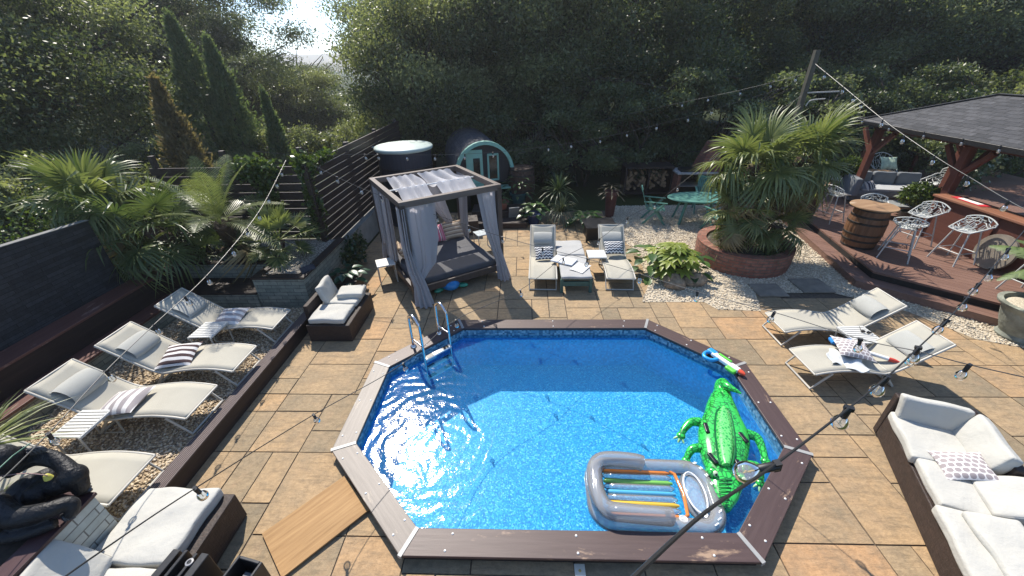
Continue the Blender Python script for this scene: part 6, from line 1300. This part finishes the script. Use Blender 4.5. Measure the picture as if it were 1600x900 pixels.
# ---------------------------------------------------------------- festoon lights
GLASS = glassy('bulb_glass', (.75, .74, .7), .2, .03, (.97, .97, .95)); SOCK = plain('black_rubber_socket', (.01, .01, .011), .5, .2, 20, 0); CABLE = plain('dark_cable', (.02, .019, .018), .45, .1, 20, 0); CABLEP = plain('grey_cable', (.06, .06, .057), .45, .1, 20, 0)
mb = MB().lathe([(.012, -.05), (.02, -.058), (.029, -.075), (.033, -.092), (.029, -.11), (.018, -.123), (.002, -.127)], 18); o = mb.build('bulb', GLASS, smooth=True); BULB = o.data; bpy.data.objects.remove(o)
mb = MB().lathe([(.011, .012), (.014, .008), (.014, -.05), (.011, -.054)], 12).box((0, 0, .006), (.034, .02, .02)); o = mb.build('socket', SOCK, smooth=True); SOCKET = o.data; bpy.data.objects.remove(o)
mb = MB().tube([(0, 0, -.055), (.0, 0, -.1)], .0025, 5).tube([(.008, 0, -.075), (-.008, 0, -.095)], .002, 5); o = mb.build('filament', plain('brass_filament', (.5, .35, .12), .3, .1, 5, 0)); FILA = o.data; bpy.data.objects.remove(o)
def strand(label, pts, bulbs, r_=.0045, cab=None, sway=7, seed=0, world=False, tilt=None):
    rr_ = random.Random(seed); P = [Vector(p) for p in pts] if world else [D(*p) for p in pts]; S = smooth_path(P, 8); t = thing('festoon_string', label, 'light string', P[0], 0, 'festoon light strings'); o_ = P[0]
    MB().tube([p-o_ for p in S], r_, 6).build('cable', cab or CABLE, t, smooth=True)
    for i, b in enumerate(bulbs):      # place along the cable nearest to the given point
        if isinstance(b, float): q = S[int(b*(len(S)-1))]
        else:
            d0 = ray(*b).normalized(); cp_ = Vector((0, 0, CAM_Z)); best = None
            for j in range(len(S)-1):
                for f in (0, .25, .5, .75):
                    p = S[j].lerp(S[j+1], f); c = 1-(p-cp_).normalized().dot(d0)
                    if best is None or c < best[0]: best = (c, p)
            q = best[1]
        b_ = put('bulb', BULB, t, q-o_-Vector((0, 0, .01)), (R(rr_.uniform(-sway, sway)), R(rr_.uniform(-sway, sway)), rr_.uniform(0, 6)))
        if tilt and i in tilt: b_.rotation_euler = tilt[i]
        put('socket', SOCKET, b_); put('filament', FILA, b_)
strand('thick dark light string nearest the camera, sweeping up to the right', [(940, 950, .75), (1100, 802, 1.1), (1212, 725, 1.55), (1327, 637, 2.25), (1385, 590, 2.9), (1433, 545, 3.6), (1470, 510, 4.3), (1500, 478, 4.9), (1530, 443, 5.6), (1562, 405, 6.4), (1610, 350, 7.6), (1660, 300, 8.8)], [(1212, 725), (1327, 637), (1387, 588), (1435, 543), (1479, 500), (1512, 465), (1530, 443), (1548, 420), (1575, 388)], .0048, None, 12, 1, tilt={0: (0, R(82), R(8))})
strand('light string dropping from the fence corner post over the gravel bed loungers', [(447, 250, 9.2), (405, 330, 8.0), (330, 423, 6.8), (240, 508, 6.0), (165, 580, 5.5), (75, 678, 4.9), (-40, 790, 4.3)], [(441, 266), (432, 285), (418, 308), (401, 333), (381, 357), (357, 386), (322, 430), (286, 464), (238, 508), (165, 580), (75, 678)], .0045, CABLEP, 10, 2)
strand('long light string crossing the daybed and pool to the right edge', [(480, 253, 9.2), (560, 292, 8.4), (640, 322, 7.8), (730, 352, 7.2), (785, 370, 6.9), (850, 388, 6.5), (920, 405, 6.1), (1000, 428, 5.6), (1090, 456, 5.1), (1210, 488, 4.7), (1345, 530, 4.4), (1430, 548, 4.3), (1515, 570, 4.3), (1640, 598, 4.4)], [(500, 262), (528, 276), (562, 292), (594, 304), (637, 320), (683, 334), (732, 352), (785, 370), (848, 387), (918, 404), (1000, 428), (1091, 456), (1211, 488), (1346, 530), (1433, 549), (1516, 571)], .0042, CABLEP, 10, 3)
strand('light string rising from the lower left across the patio to the timber pole', [(20, 960, 2.5), (160, 860, 2.9), (305, 763, 3.5), (490, 648, 4.5), (630, 568, 5.1), (712, 500, 5.8), (813, 453, 6.4), (880, 403, 7.3), (937, 373, 8.2), (981, 340, 9.0), (1024, 317, 9.8), (1060, 290, 10.6), (1130, 235, 11.6), (1252, 150, 12.6)], [(305, 763), (490, 648), (630, 568), (712, 500), (813, 453), (880, 403), (937, 373), (981, 340), (1024, 317), (1060, 290)], .0042, CABLE, 10, 4)
strand('light string running from the back fence past hot tub and cabin to the pole', [(395, 236, 9.6), (480, 243, 9.5), (570, 241, 9.7), (680, 242, 10.0), (770, 238, 10.4), (860, 228, 10.8), (940, 215, 11.2), (1030, 194, 11.6), (1130, 166, 12.1), (1255, 128, 12.8)], [(570, 241), (589, 242), (636, 243), (681, 243), (726, 241), (771, 238), (858, 229), (893, 222), (938, 215), (981, 207), (1026, 195), (1075, 182), (1112, 171)], .0042, CABLEP, 10, 5)
strand('upper light string going left from the timber pole into the trees', [(930, 190, 14.5), (1066, 160, 13.8), (1160, 140, 13.2), (1252, 117, 12.8)], [(1064, 160), (1108, 151), (1156, 141), (1206, 129), (1244, 119)], .0042, CABLEP, 10, 6)
strand('light string dropping from the timber pole over the bar roof to the right edge', [(1274, 100, 12.7), (1318, 136, 11.6), (1380, 187, 10.4), (1414, 212, 9.8), (1470, 250, 9.0), (1520, 280, 8.3), (1577, 314, 7.6), (1650, 352, 6.9)], [(1291, 114), (1318, 136), (1333, 149), (1346, 160), (1380, 187), (1414, 213), (1461, 245), (1513, 277), (1577, 315)], .005, CABLEP, 10, 7)
strand('light string fixed along the eave of the bar roof', [(9.24, 12.0, 2.56), (9.24, 10.5, 2.5), (9.24, 9.0, 2.5), (9.24, 7.5, 2.5), (9.24, 6.0, 2.54)], [.05, .2, .35, .5, .65, .8, .95], .0042, CABLE, 10, 8, True)
GUN.scale = (1.22, 1.3, 1.2)
t = thing('floor_plate', 'small square cream plate set in the paving below the near coping', 'plate', tuple(G(906, 893, .0))); MB().box((0, 0, .008), (.1, .12, .012)).build('plate', plain('cream_plate', (.6, .57, .48), .5, .05), t, bevel=.003); MB().lathe([(.014, .0145), (.012, .017), (.001, .018)], 14).build('boss', plain('brass_boss', (.5, .36, .12), .35, .1), t)
t = thing('solar_lamp', 'small black solar lamp lying in the grey gravel of the raised planter', 'lamp', tuple(G(482, 424, .81)), R(50)); MB().box((0, 0, .06), (.26, .12, .02), rot=(.7, 0, 0)).build('panel', plain('black_panel', (.01, .01, .014), .2), t, bevel=.003); MB().box((0, .03, .03), (.1, .05, .06)).build('housing', BLKH, t, bevel=.004)
tag(MB().box((0, 0, 0), (.02, .5, .02)).build('slot_light', plain('pale_metal_strip', (.55, .55, .53), .4, .05), None, (-6.965, 3.55, 1.82)), 'thin pale metal strip fixed across the dark slate wall', 'strip')
